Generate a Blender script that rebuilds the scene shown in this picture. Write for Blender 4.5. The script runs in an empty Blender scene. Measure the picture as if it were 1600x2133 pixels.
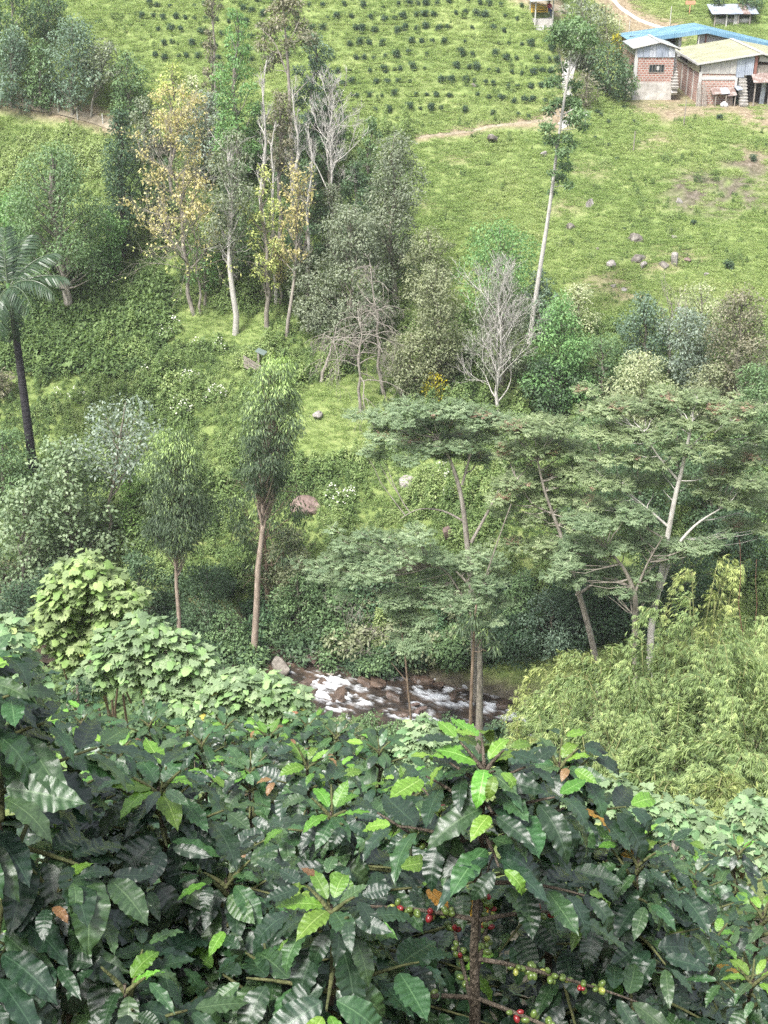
import bpy, math, random
import numpy as np
from mathutils import Vector, Matrix

# ------------------------------------------------------------------ camera, sky, sun, exposure
SC = bpy.context.scene
COL = SC.collection
PITCH = math.radians(26.0)
FPX, CPX, CPY = 2700.0, 800.0, 1066.5          # lens in photograph pixels (1600 x 2133)
HAZE = 0.0003
cam_d = bpy.data.cameras.new('camera')
cam_d.sensor_fit = 'VERTICAL'
cam_d.sensor_height = 36.0
cam_d.lens = FPX / 2133.0 * 36.0
cam_d.clip_start = 0.05
cam_d.clip_end = 2000.0
cam = bpy.data.objects.new('camera', cam_d)
COL.objects.link(cam)
cam.location = (0, 0, 0)
cam.rotation_euler = (math.radians(90) - PITCH, 0, 0)
SC.camera = cam

SUN_EL, SUN_AZ = math.radians(58), math.radians(215)   # azimuth clockwise from +Y, high and behind the camera's left
world = bpy.data.worlds.new('World')
SC.world = world
world.use_nodes = True
wn = world.node_tree
wn.nodes.clear()
sky = wn.nodes.new('ShaderNodeTexSky')
sky.sky_type = 'NISHITA'
sky.sun_disc = False
sky.sun_elevation = SUN_EL
sky.sun_rotation = SUN_AZ
sky.altitude = 1500
sky.air_density = 0.7
sky.dust_density = 9.0
sky.ozone_density = 0.0
bg = wn.nodes.new('ShaderNodeBackground')
bg.inputs['Strength'].default_value = 0.15
wo = wn.nodes.new('ShaderNodeOutputWorld')
veil = wn.nodes.new('ShaderNodeHueSaturation')            # bright overcast: the same sky with most of its blue gone
veil.inputs['Saturation'].default_value = 0.4
wn.links.new(sky.outputs[0], veil.inputs['Color'])
wn.links.new(veil.outputs[0], bg.inputs[0])
wn.links.new(bg.outputs[0], wo.inputs[0])

sun_d = bpy.data.lights.new('sun', 'SUN')
sun_d.energy = 1.9
sun_d.angle = math.radians(12)
sun_d.color = (1.0, 0.97, 0.93)
sun = bpy.data.objects.new('sun', sun_d)
COL.objects.link(sun)
sdir = Vector((math.sin(SUN_AZ) * math.cos(SUN_EL), math.cos(SUN_AZ) * math.cos(SUN_EL), math.sin(SUN_EL)))
sun.rotation_euler = sdir.to_track_quat('Z', 'Y').to_euler()
sun.location = (-20, -20, 60)

SC.view_settings.view_transform = 'Standard'
SC.view_settings.look = 'None'
SC.view_settings.gamma = 1.0
SC.view_settings.use_curve_mapping = False
SC.view_settings.exposure = 1.92
SC.render.engine = 'CYCLES'
SC.cycles.use_denoising = False
SC.cycles.max_bounces = 6
SC.cycles.diffuse_bounces = 3
SC.cycles.glossy_bounces = 2
SC.cycles.sample_clamp_indirect = 4.0
SC.cycles.transmission_bounces = 4
SC.cycles.transparent_max_bounces = 4

# ------------------------------------------------------------------ small tools
RNG = np.random.default_rng(7)
random.seed(7)
UP = np.array([0, 0, 1.0])


def smooth(a, b, t):
    t = np.clip((np.asarray(t, float) - a) / (b - a), 0, 1)
    return t * t * (3 - 2 * t)


def hash2(ix, iy, s):
    n = (ix.astype(np.int64) * 374761393 + iy.astype(np.int64) * 668265263 + s * 1442695041) & 0xffffffff
    n = ((n ^ (n >> 13)) * 1274126177) & 0xffffffff
    return ((n ^ (n >> 16)) & 0xffff) / 65535.0


def vnoise(x, y, s=0):
    x = np.asarray(x, float); y = np.asarray(y, float)
    ix = np.floor(x); iy = np.floor(y)
    fx = x - ix; fy = y - iy
    fx = fx * fx * (3 - 2 * fx); fy = fy * fy * (3 - 2 * fy)
    a = hash2(ix, iy, s); b = hash2(ix + 1, iy, s); c = hash2(ix, iy + 1, s); d = hash2(ix + 1, iy + 1, s)
    return (a * (1 - fx) + b * fx) * (1 - fy) + (c * (1 - fx) + d * fx) * fy


def fbm(x, y, s=0, o=3):
    r = 0; a = 0.5; t = 0
    for k in range(o):
        r = r + a * vnoise(x * 2 ** k, y * 2 ** k, s + k); t += a; a *= 0.5
    return r / t


# ------------------------------------------------------------------ the lie of the land (metres, camera at the origin)
_PY = [-60, -20, 0, 7, 12, 20, 28, 40, 48, 52.5, 54.2, 57, 60.5, 62.3, 63.8, 70, 75, 90, 105, 110, 123, 150, 200, 300, 420]
_PZ = [40, 12, -1.75, -6.7, -11.3, -18, -23.8, -32.5, -37.2, -38.9, -39.75, -40.0, -39.8, -39.4, -38.1, -34.6, -32.2, -27, -20.5, -18.6, -9.5, 7, 38, 85, 120]
_HY = [-60, 62.3, 63.8, 70, 75, 90, 105, 113, 117, 134, 146, 200, 300, 420]
_HZ = [-39, -39.4, -38.1, -35, -33, -28, -22, -18.5, -17.9, -17.4, -11.5, 20, 75, 115]
_g = np.linspace(-60, 420, 4801)


def _soft(py, pz, w):
    z = np.interp(_g, py, pz)
    k = np.ones(w) / w
    zp = np.concatenate([np.full(w, z[0]), z, np.full(w, z[-1])])
    return np.convolve(zp, k, 'same')[w:-w]


_P1 = _soft(_PY, _PZ, 15)
_P2 = _soft(_HY, _HZ, 15)


def river_w(y):
    return smooth(28, 48, y) * (1 - smooth(72, 100, y))


def H(x, y):
    x = np.asarray(x, float); y = np.asarray(y, float)
    w = river_w(y)
    xc = np.clip(x, -45, 45)
    yy = y + 0.33 * xc * w
    yy = yy + 1.8 * smooth(-5.5, -1.5, x) * smooth(57.2, 60, yy) * (1 - smooth(66, 76, yy))
    z1 = np.interp(yy, _g, _P1)
    z2 = np.interp(yy, _g, _P2)
    s = smooth(13, 22, x) * smooth(75, 105, y)
    z = z1 * (1 - s) + z2 * s
    z = z - 0.05 * xc * w
    far = smooth(64, 74, yy) * (1 - smooth(108, 116, y) * smooth(16, 22, x) * (1 - smooth(136, 146, y)))
    z = z + far * (1.9 * (vnoise(x / 17 + 3.3, y / 17, 3) - 0.5) + 0.5 * (fbm(x / 3.6, y / 3.6, 5, 2) - 0.5))
    near = 1 - smooth(48, 53, yy)
    z = z + near * smooth(12, 20, y) * 1.2 * (vnoise(x / 9, y / 9, 9) - 0.5)
    return z


CP, SP = math.cos(PITCH), math.sin(PITCH)


def ray(px, py):
    a = (px - CPX) / FPX; b = (CPY - py) / FPX
    return np.array([a, b * SP + CP, b * CP - SP])


def at(px, py, Y):
    d = ray(px, py)
    return d * (Y / d[1])


def hit(px, py, y0=62.0, y1=330.0):
    d = ray(px, py)
    d = d / d[1]
    ys = np.arange(y0, y1, 0.1)
    z = H(d[0] * ys, ys)
    below = np.nonzero(z >= d[2] * ys)[0]
    k = below[0] if len(below) else len(ys) - 1
    Y = ys[k]
    return np.array([d[0] * Y, Y, float(H(d[0] * Y, Y))])


def proj(p):
    p = np.asarray(p, float)
    c = p[..., 1] * CP - p[..., 2] * SP
    u = p[..., 1] * SP + p[..., 2] * CP
    return CPX + FPX * p[..., 0] / c, CPY - FPX * u / c


def pxm(p):                                     # photograph pixels per metre at a point
    return FPX / (p[1] * CP - p[2] * SP)


# ------------------------------------------------------------------ mesh tools
class MB:
    def __init__(self):
        self.V = []; self.F = []; self.var = []; self.M = []; self.n = 0

    def add(self, V, F, var=0.5, mi=0):
        V = np.asarray(V, float).reshape(-1, 3)
        F = np.asarray(F, int)
        self.V.append(V); self.F.append(F + self.n)
        self.var.append(np.broadcast_to(np.asarray(var, float), (len(V),)))
        self.M.append(np.broadcast_to(np.asarray(mi, int), (len(F),)))
        self.n += len(V)

    def box(self, lo, hi, var=0.5, mi=0):
        x0, y0, z0 = lo; x1, y1, z1 = hi
        self.add([(x0, y0, z0), (x1, y0, z0), (x1, y1, z0), (x0, y1, z0), (x0, y0, z1), (x1, y0, z1), (x1, y1, z1), (x0, y1, z1)],
                 [(3, 2, 1, 0), (4, 5, 6, 7), (0, 1, 5, 4), (1, 2, 6, 5), (2, 3, 7, 6), (3, 0, 4, 7)], var, mi)

    def slab(self, quad, off, var=0.5, mi=0):     # a quad given by four corners, thickened along off
        q = np.asarray(quad, float); o = np.asarray(off, float)
        self.add(np.concatenate([q, q + o]), [(3, 2, 1, 0), (4, 5, 6, 7), (0, 1, 5, 4), (1, 2, 6, 5), (2, 3, 7, 6), (3, 0, 4, 7)], var, mi)

    def prism(self, poly, y0, y1, mi=0):          # polygon in x,z pulled from y0 to y1
        n = len(poly)
        a = [(x, y0, z) for x, z in poly]; b = [(x, y1, z) for x, z in poly]
        self.add(a + b, [(i, (i + 1) % n, n + (i + 1) % n, n + i) for i in range(n)], 0.5, mi)
        for base, ys in ((a, 1), (b, -1)):
            idx = list(range(n)) if ys > 0 else list(range(n))[::-1]
            self.add(base, [(idx[0], idx[i], idx[i + 1]) for i in range(1, n - 1)], 0.5, mi)

    def tube(self, pts, rad, sides=5, var=0.5, mi=0, cap=False):
        pts = np.asarray(pts, float); k = len(pts)
        rad = np.broadcast_to(np.asarray(rad, float), (k,))
        t = np.gradient(pts, axis=0)
        t /= np.linalg.norm(t, axis=1)[:, None] + 1e-9
        ref = np.array([1.0, 0.13, 0.07]) if abs(t[:, 0]).mean() < 0.75 else np.array([0.1, 1.0, 0.2])
        u = np.cross(t, ref); u /= np.linalg.norm(u, axis=1)[:, None] + 1e-9
        v = np.cross(t, u)
        a = np.arange(sides) * 2 * math.pi / sides
        V = pts[:, None, :] + rad[:, None, None] * (np.cos(a)[None, :, None] * u[:, None, :] + np.sin(a)[None, :, None] * v[:, None, :])
        i = np.arange(k - 1)[:, None] * sides; j = np.arange(sides)[None, :]; j2 = (j + 1) % sides
        F = np.stack([i + j, i + j2, i + sides + j2, i + sides + j], -1).reshape(-1, 4)
        self.add(V, F, var, mi)
        if cap:
            V2 = np.concatenate([V[-1], pts[-1:]])
            self.add(V2, [(j_, (j_ + 1) % sides, sides) for j_ in range(sides)], var, mi)

    def leaves(self, P, D, N, L, W, var, fold=0.18, droop=0.1, mi=0):
        n = len(P)
        if n == 0:
            return
        D = D / (np.linalg.norm(D, axis=1)[:, None] + 1e-9)
        S = np.cross(D, N); S /= np.linalg.norm(S, axis=1)[:, None] + 1e-9
        N2 = np.cross(S, D)
        L = np.broadcast_to(np.asarray(L, float), (n,))[:, None]; W = np.broadcast_to(np.asarray(W, float), (n,))[:, None]
        mid = P + D * L * 0.45 + N2 * fold * W * 0.5
        V = np.stack([P, mid + S * W * 0.5 - N2 * fold * W, P + D * L - UP * L * droop, mid - S * W * 0.5 - N2 * fold * W], 1).reshape(-1, 3)
        F = np.arange(n * 4).reshape(n, 4)
        self.add(V, F, np.repeat(np.broadcast_to(var, (n,)), 4), mi)

    def mesh(self, name, mats, smooth_=False):
        V = np.concatenate(self.V)
        me = bpy.data.meshes.new(name)
        me.vertices.add(len(V)); me.vertices.foreach_set('co', V.astype(np.float32).ravel())
        loops = np.concatenate([f.ravel() for f in self.F]).astype(np.int32)
        tot = np.concatenate([np.full(len(f), f.shape[1]) for f in self.F]).astype(np.int32)
        st = np.concatenate([[0], np.cumsum(tot)[:-1]]).astype(np.int32)
        me.loops.add(len(loops)); me.loops.foreach_set('vertex_index', loops)
        me.polygons.add(len(tot)); me.polygons.foreach_set('loop_start', st)
        me.polygons.foreach_set('material_index', np.concatenate(self.M).astype(np.int32))
        a = me.attributes.new('var', 'FLOAT', 'POINT')
        a.data.foreach_set('value', np.concatenate(self.var).astype(np.float32))
        me.update(calc_edges=True)
        me.polygons.foreach_set('use_smooth', np.full(len(tot), bool(smooth_)))
        for m in (mats if isinstance(mats, (list, tuple)) else [mats]):
            me.materials.append(m)
        return me

    def build(self, name, mats, parent=None, smooth_=False, loc=None):
        o = bpy.data.objects.new(name, self.mesh(name, mats, smooth_))
        COL.objects.link(o)
        if parent is not None:
            o.parent = parent
        if loc is not None:
            o.location = loc
        return o


def tag(o, label=None, cat=None, group=None, kind=None):
    if label: o['label'] = label
    if cat: o['category'] = cat
    if group: o['group'] = group
    if kind: o['kind'] = kind
    return o


def empty(name, loc, label=None, cat=None, group=None, rz=0.0):
    o = bpy.data.objects.new(name, None)
    COL.objects.link(o)
    o.location = loc; o.rotation_euler = (0, 0, rz); o.empty_display_size = 0.2
    return tag(o, label, cat, group)


def inst(name, me, parent, M=None, loc=None):
    o = bpy.data.objects.new(name, me)
    COL.objects.link(o)
    o.parent = parent
    if M is not None: o.matrix_local = M
    if loc is not None: o.location = loc
    return o


# ------------------------------------------------------------------ materials
def new_mat(name):
    m = bpy.data.materials.new(name); m.use_nodes = True
    nt = m.node_tree; nt.nodes.clear()
    out = nt.nodes.new('ShaderNodeOutputMaterial')
    return m, nt, out


def N(nt, t, **kw):
    n = nt.nodes.new(t)
    for k, v in kw.items():
        setattr(n, k, v)
    return n


def ramp(nt, stops, interp='LINEAR'):
    r = nt.nodes.new('ShaderNodeValToRGB'); cr = r.color_ramp; cr.interpolation = interp
    while len(cr.elements) < len(stops): cr.elements.new(0.5)
    for e, (p, c) in zip(cr.elements, stops):
        e.position = p; e.color = (*c, 1)
    return r


def leaf_mat(name, cols, rough=0.5, spec=0.3, trans=0.36, src='var', tcol=1.3):
    """foliage: colour picked by the leaf's own 'var' value (or the tuft's 'tone') along a ramp"""
    m, nt, out = new_mat(name)
    at_ = N(nt, 'ShaderNodeAttribute', attribute_name='tone' if src == 'tone' else 'var')
    if src == 'tone': at_.attribute_type = 'INSTANCER'
    r = ramp(nt, [(i / max(1, len(cols) - 1), c) for i, c in enumerate(cols)])
    if src == 'tone':
        v = N(nt, 'ShaderNodeAttribute', attribute_name='var')
        ma = N(nt, 'ShaderNodeMath', operation='MULTIPLY_ADD'); ma.inputs[1].default_value = 0.35
        su = N(nt, 'ShaderNodeMath', operation='MULTIPLY'); su.inputs[1].default_value = 0.7
        nt.links.new(at_.outputs['Fac'], su.inputs[0]); nt.links.new(v.outputs['Fac'], ma.inputs[0]); nt.links.new(su.outputs[0], ma.inputs[2])
        nt.links.new(ma.outputs[0], r.inputs[0])
    else:
        nt.links.new(at_.outputs['Fac'], r.inputs[0])
    p = N(nt, 'ShaderNodeBsdfPrincipled')
    p.inputs['Roughness'].default_value = rough
    p.inputs['Specular IOR Level'].default_value = spec
    nt.links.new(r.outputs[0], p.inputs['Base Color'])
    t = N(nt, 'ShaderNodeBsdfTranslucent')
    mu = N(nt, 'ShaderNodeMix', data_type='RGBA', blend_type='MULTIPLY'); mu.inputs[0].default_value = 1
    mu.inputs[7].default_value = (tcol, tcol * 1.05, tcol * 0.6, 1)
    nt.links.new(r.outputs[0], mu.inputs[6]); nt.links.new(mu.outputs[2], t.inputs[0])
    mx = N(nt, 'ShaderNodeMixShader'); mx.inputs[0].default_value = trans
    nt.links.new(p.outputs[0], mx.inputs[1]); nt.links.new(t.outputs[0], mx.inputs[2]); nt.links.new(mx.outputs[0], out.inputs[0])
    return m


def rough_mat(name, cols, scale=3.0, rough=0.85, bump=0.4, detail=6, stretch=None, spec=0.25, metallic=0.0, bscale=None, coords='Object'):
    """bark, rock, soil, plaster, sheet: noise along a colour ramp with a bump"""
    m, nt, out = new_mat(name)
    tc = N(nt, 'ShaderNodeTexCoord')
    mp = N(nt, 'ShaderNodeMapping')
    if stretch: mp.inputs['Scale'].default_value = stretch
    nt.links.new(tc.outputs[coords], mp.inputs[0])
    nz = N(nt, 'ShaderNodeTexNoise'); nz.inputs['Scale'].default_value = scale; nz.inputs['Detail'].default_value = detail; nz.inputs['Roughness'].default_value = 0.65
    nt.links.new(mp.outputs[0], nz.inputs[0])
    k = len(cols)
    r = ramp(nt, [(0.28 + 0.44 * i / max(1, k - 1), c) for i, c in enumerate(cols)])
    nt.links.new(nz.outputs[0], r.inputs[0])
    p = N(nt, 'ShaderNodeBsdfPrincipled')
    p.inputs['Roughness'].default_value = rough; p.inputs['Specular IOR Level'].default_value = spec; p.inputs['Metallic'].default_value = metallic
    nt.links.new(r.outputs[0], p.inputs['Base Color'])
    if bump:
        n2 = N(nt, 'ShaderNodeTexNoise'); n2.inputs['Scale'].default_value = bscale or scale * 4; n2.inputs['Detail'].default_value = 5
        nt.links.new(mp.outputs[0], n2.inputs[0])
        b = N(nt, 'ShaderNodeBump'); b.inputs['Strength'].default_value = bump; b.inputs['Distance'].default_value = 0.05
        nt.links.new(n2.outputs[0], b.inputs['Height']); nt.links.new(b.outputs[0], p.inputs['Normal'])
    nt.links.new(p.outputs[0], out.inputs[0])
    return m


PAL = {
    'dark': [(.016, .040, .016), (.034, .072, .026), (.060, .110, .040)],
    'deep': [(.012, .034, .016), (.024, .056, .024), (.042, .084, .034)],
    'mid': [(.030, .066, .020), (.058, .112, .034), (.100, .170, .052)],
    'fresh': [(.034, .084, .024), (.068, .142, .040), (.125, .220, .070)],
    'light': [(.070, .130, .032), (.125, .205, .052), (.200, .290, .085)],
    'grey': [(.046, .064, .034), (.086, .108, .060), (.145, .168, .102)],
    'silver': [(.050, .078, .054), (.096, .132, .096), (.165, .205, .155)],
    'olive': [(.056, .074, .028), (.104, .122, .052), (.170, .185, .090)],
    'pale': [(.090, .120, .045), (.165, .190, .085), (.255, .270, .140)],
    'yellow': [(.200, .205, .090), (.48, .42, .19), (.62, .57, .33)],
    'limey': [(.095, .130, .036), (.205, .235, .060), (.330, .330, .100)],
    'brown': [(.046, .050, .026), (.092, .090, .048), (.150, .135, .080)],
    'blue': [(.028, .060, .034), (.056, .100, .060), (.100, .155, .096)],
    'euc': [(.018, .036, .016), (.034, .060, .026), (.062, .100, .038), (.190, .280, .055)],
    'umbrella': [(.044, .078, .032), (.086, .132, .056), (.145, .195, .092)],
    'umbrella2': [(.048, .078, .028), (.092, .130, .048), (.152, .192, .080)],
    'bamboo': [(.042, .074, .022), (.108, .156, .046), (.215, .260, .088)],
    'bamboo2': [(.056, .084, .020), (.140, .172, .044), (.255, .280, .080)],
    'vine': [(.018, .052, .020), (.036, .088, .032), (.066, .140, .052)],
    'vinetree': [(.044, .078, .030), (.088, .136, .058), (.160, .210, .105)],
    'broad': [(.050, .088, .034), (.090, .146, .056), (.140, .200, .084)],
    'broadyellow': [(.058, .092, .025), (.105, .155, .042), (.158, .210, .062)],
    'bloom': [(.12, .15, .06), (.40, .40, .20), (.75, .74, .62)],
    'yellowflower': [(.06, .10, .02), (.30, .28, .03), (.65, .55, .03)],
    'reddry': [(.15, .10, .07), (.25, .165, .12), (.41, .29, .22)],
}


def lift(cols, k=2.2, des=.32):
    out_ = []
    for c in cols:
        m_ = sum(c) / 3
        out_.append(tuple(min(.7, k * (x * (1 - des) + m_ * des)) for x in c))
    return out_


LM = {k: leaf_mat('foliage_' + k, lift(v, 2.05, .20) if 'bamboo' in k else lift(v, 2.1, .18) if k in ('fresh', 'light', 'limey') else lift(v) if max(v[-1]) < .4 else lift(v, 1.0, 0)) for k, v in PAL.items()}
BARK = {
    'pale': rough_mat('bark_pale', [(.12, .105, .09), (.24, .215, .185), (.37, .345, .305)], 2.5, stretch=(3, 3, 1)),
    'white': rough_mat('bark_white', [(.26, .245, .22), (.40, .38, .35), (.54, .52, .48)], 2.5, stretch=(3, 3, 1)),
    'grey': rough_mat('bark_grey', [(.09, .08, .065), (.19, .17, .14), (.31, .285, .24)], 2.5, stretch=(3, 3, 1)),
    'brown': rough_mat('bark_brown', [(.08, .055, .04), (.17, .125, .09), (.28, .215, .165)], 2.5, stretch=(3, 3, 1)),
    'pink': rough_mat('bark_pinkish', [(.15, .115, .09), (.27, .215, .175), (.40, .33, .275)], 2.5, stretch=(3, 3, 1)),
    'dark': rough_mat('bark_dark', [(.03, .026, .02), (.065, .055, .045), (.11, .095, .075)], 2.5, stretch=(3, 3, 1)),
    'palm': rough_mat('bark_palm', [(.010, .009, .012), (.022, .020, .024), (.06, .055, .06)], 1.2, stretch=(1, 1, 9), rough=0.6),
    'coffee': rough_mat('bark_coffee', [(.06, .05, .035), (.115, .095, .07), (.20, .165, .13)], 18, stretch=(2, 2, 0.7), bump=0.8),
    'twig': rough_mat('coffee_twig', [(.045, .055, .022), (.085, .095, .038), (.13, .13, .06)], 18),
    'culm': rough_mat('bamboo_culm', [(.07, .085, .03), (.14, .15, .06), (.22, .22, .10)], 3),
    'red': rough_mat('stem_red', [(.09, .045, .03), (.16, .08, .055), (.24, .13, .09)], 4),
}

# ------------------------------------------------------------------ the ground
def polydist(x, y, pts):
    d = np.full(np.shape(x), 1e9)
    for (ax, ay), (bx, by) in zip(pts[:-1], pts[1:]):
        vx, vy = bx - ax, by - ay
        t = np.clip(((x - ax) * vx + (y - ay) * vy) / (vx * vx + vy * vy + 1e-9), 0, 1)
        d = np.minimum(d, np.hypot(x - ax - t * vx, y - ay - t * vy))
    return d


def trail(pix, y0=62):
    return [tuple(hit(px, py, y0)[:2]) for px, py in pix]


TR_MID = trail([(870, 288), (930, 279), (1000, 268), (1060, 260), (1112, 254), (1150, 247)])
TR_LEFT = trail([(-40, 203), (40, 212), (120, 228), (200, 246), (240, 262)])
TR_WALK = trail([(1150, 250), (1170, 246), (1185, 232)], 62)
TR_ROAD = trail([(1268, -14), (1285, 10), (1310, 32), (1345, 48), (1400, 62)], 120)
TR_TOP = trail([(1085, -6), (1120, 6), (1150, 18), (1185, 34)], 100)

xs = np.unique(np.concatenate([np.arange(-160, -42, 6), np.arange(-42, 44, 0.55), np.arange(44, 161, 6)]))
ys = np.unique(np.concatenate([np.arange(-40, 0, 4), np.arange(0, 52, 0.8), np.arange(52, 66, 0.35), np.arange(66, 150, 0.6), np.arange(150, 421, 6)]))
GX, GY = np.meshgrid(xs, ys)
GZ = H(GX, GY)
gm = MB()
nx, ny = len(xs), len(ys)
ii = (np.arange(ny - 1)[:, None] * nx + np.arange(nx - 1)[None, :])
gm.add(np.stack([GX, GY, GZ], -1).reshape(-1, 3), np.stack([ii, ii + 1, ii + nx + 1, ii + nx], -1).reshape(-1, 4))
dirt = np.zeros(GX.shape)
for tr, w in ((TR_MID, 0.5), (TR_LEFT, 1.1), (TR_WALK, 1.2), (TR_ROAD, 2.2), (TR_TOP, 0.8)):
    dirt = np.maximum(dirt, 1 - smooth(w * 0.4, w * 1.5, polydist(GX, GY, tr) + 0.5 * (fbm(GX, GY, 21) - 0.5)))
PXg, PYg = proj(np.stack([GX, GY, GZ], -1))


def blob(px, py, cx, cy, rx, ry, soft=0.5):
    d = np.hypot((px - cx) / rx, (py - cy) / ry)
    return 1 - smooth(1 - soft, 1 + soft, d)


farm = (GY > 70)
nb = fbm(GX / 1.3, GY / 1.3, 31)
yard = np.maximum(blob(PXg, PYg, 1470, 215, 150, 30), blob(PXg, PYg, 1390, 225, 80, 30)) * farm
yard = np.maximum(yard, blob(PXg, PYg, 1580, 240, 60, 30) * farm)
for cx, cy, rx, ry, a in ((1330, 70, 50, 40, 1.0), (1180, 150, 22, 60, 0.9), (1500, 400, 120, 50, 1.0), (1560, 340, 60, 40, 1.0), (1380, 300, 60, 25, 0.7), (1400, 545, 90, 30, 0.6), (1280, 600, 80, 40, 0.7), (1180, 430, 40, 20, .6), (1220, 360, 50, 20, .5), (960, 330, 40, 12, .5), (900, 430, 30, 20, .5), (1210, 130, 16, 30, 0.9)):
    yard = np.maximum(yard, a * blob(PXg, PYg, cx, cy, rx, ry) * farm * smooth(0.35, 0.6, nb + 0.15 * a))
dirt = np.maximum(dirt, yard * (0.45 + 0.8 * nb))
river_near = 1 - smooth(0.1, 0.9, np.abs(GY + 0.33 * np.clip(GX, -45, 45) * river_w(GY) - 58.2) - 4.2)
river_near = river_near * (1 - smooth(-38.95, -38.6, GZ + .05 * np.clip(GX, -45, 45)))
dirt = np.maximum(dirt, river_near * 0.9)
dirt = np.maximum(dirt, (GY < 11) * 0.9)
MESH_G = gm.mesh('ground', [])
a_ = MESH_G.attributes.new('dirt', 'FLOAT', 'POINT'); a_.data.foreach_set('value', dirt.ravel().astype(np.float32))
gry = np.maximum(np.maximum(blob(PXg, PYg, 1500, 400, 160, 80) * farm, river_near), (GY < 14) * 1.0)
a_ = MESH_G.attributes.new('greysoil', 'FLOAT', 'POINT'); a_.data.foreach_set('value', gry.ravel().astype(np.float32))
m, nt, out = new_mat('ground_grass_and_soil')
tc = N(nt, 'ShaderNodeTexCoord')
n1 = N(nt, 'ShaderNodeTexNoise'); n1.inputs['Scale'].default_value = 0.28; n1.inputs['Detail'].default_value = 8
n2 = N(nt, 'ShaderNodeTexNoise'); n2.inputs['Scale'].default_value = 2.6; n2.inputs['Detail'].default_value = 6; n2.inputs['Roughness'].default_value = 0.7
for n_ in (n1, n2): nt.links.new(tc.outputs['Object'], n_.inputs[0])
r1 = ramp(nt, [(0.3, (.085, .125, .045)), (0.5, (.150, .205, .072)), (0.7, (.235, .270, .115))])
r2 = ramp(nt, [(0.3, (.060, .090, .028)), (0.5, (.180, .235, .070)), (0.72, (.320, .330, .140))])
nt.links.new(n1.outputs[0], r1.inputs[0]); nt.links.new(n2.outputs[0], r2.inputs[0])
mg = N(nt, 'ShaderNodeMix', data_type='RGBA'); mg.inputs[0].default_value = 0.5
nt.links.new(r1.outputs[0], mg.inputs[6]); nt.links.new(r2.outputs[0], mg.inputs[7])
rd = ramp(nt, [(0.3, (.120, .090, .058)), (0.5, (.225, .180, .120)), (0.7, (.345, .290, .205))])
rg = ramp(nt, [(0.3, (.050, .040, .032)), (0.5, (.105, .085, .070)), (0.7, (.200, .170, .150))])
nt.links.new(n2.outputs[0], rd.inputs[0]); nt.links.new(n2.outputs[0], rg.inputs[0])
ga = N(nt, 'ShaderNodeAttribute', attribute_name='greysoil'); da = N(nt, 'ShaderNodeAttribute', attribute_name='dirt')
ms = N(nt, 'ShaderNodeMix', data_type='RGBA'); nt.links.new(ga.outputs['Fac'], ms.inputs[0]); nt.links.new(rd.outputs[0], ms.inputs[6]); nt.links.new(rg.outputs[0], ms.inputs[7])
mf = N(nt, 'ShaderNodeMix', data_type='RGBA'); nt.links.new(da.outputs['Fac'], mf.inputs[0]); nt.links.new(mg.outputs[2], mf.inputs[6]); nt.links.new(ms.outputs[2], mf.inputs[7])
p = N(nt, 'ShaderNodeBsdfPrincipled'); p.inputs['Roughness'].default_value = 0.95; p.inputs['Specular IOR Level'].default_value = 0.1
nt.links.new(mf.outputs[2], p.inputs['Base Color'])
b = N(nt, 'ShaderNodeBump'); b.inputs['Strength'].default_value = 0.8; b.inputs['Distance'].default_value = 0.25
nt.links.new(n2.outputs[0], b.inputs['Height']); nt.links.new(b.outputs[0], p.inputs['Normal']); nt.links.new(p.outputs[0], out.inputs[0])
MESH_G.materials.append(m)
MESH_G.polygons.foreach_set('use_smooth', np.full(len(MESH_G.polygons), True))
ground = bpy.data.objects.new('ground', MESH_G); COL.objects.link(ground)
tag(ground, 'steep green valley sides sloping down to the stream', 'ground', kind='structure')

# paths: thin slabs laid on the slope
MAT_PATH = rough_mat('path_earth', [(.15, .125, .085), (.24, .205, .145), (.33, .29, .22)], 1.5, bump=0.5)
MAT_CONC = rough_mat('path_concrete', [(.28, .27, .25), (.40, .39, .37), (.50, .49, .475)], 1.5, bump=0.2)


def strip(name, tr, w, mat, label, lift=0.05):
    pts = []
    for (ax, ay), (bx, by) in zip(tr[:-1], tr[1:]):
        k = max(2, int(math.hypot(bx - ax, by - ay) / 0.5))
        pts += [(ax + (bx - ax) * t / k, ay + (by - ay) * t / k) for t in range(k)]
    pts.append(tr[-1]); pts = np.array(pts)
    for _ in range(6): pts[1:-1] = (pts[:-2] + 2 * pts[1:-1] + pts[2:]) / 4
    t = np.gradient(pts, axis=0); t /= np.linalg.norm(t, axis=1)[:, None]
    nrm = np.stack([-t[:, 1], t[:, 0]], 1)
    rows = []
    for s in (-1, -0.5, 0, 0.5, 1):
        q = pts + nrm * (w / 2 * s) * (1 + 0.25 * (vnoise(pts[:, 0] * 1.3, pts[:, 1] * 1.3, 40) - 0.5))[:, None]
        z = np.maximum(H(q[:, 0], q[:, 1]), H(pts[:, 0], pts[:, 1]) - 0.1) + lift - (0.25 if abs(s) == 1 else 0)
        rows.append(np.column_stack([q, z]))
    V = np.stack(rows, 1); k = len(pts)
    i = np.arange(k - 1)[:, None] * 5; j = np.arange(4)[None, :]
    mb = MB(); mb.add(V.reshape(-1, 3), np.stack([i + j, i + 5 + j, i + 6 + j, i + 1 + j], -1).reshape(-1, 4))
    return tag(mb.build(name, mat, smooth_=True), label, 'path', kind='structure')


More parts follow.
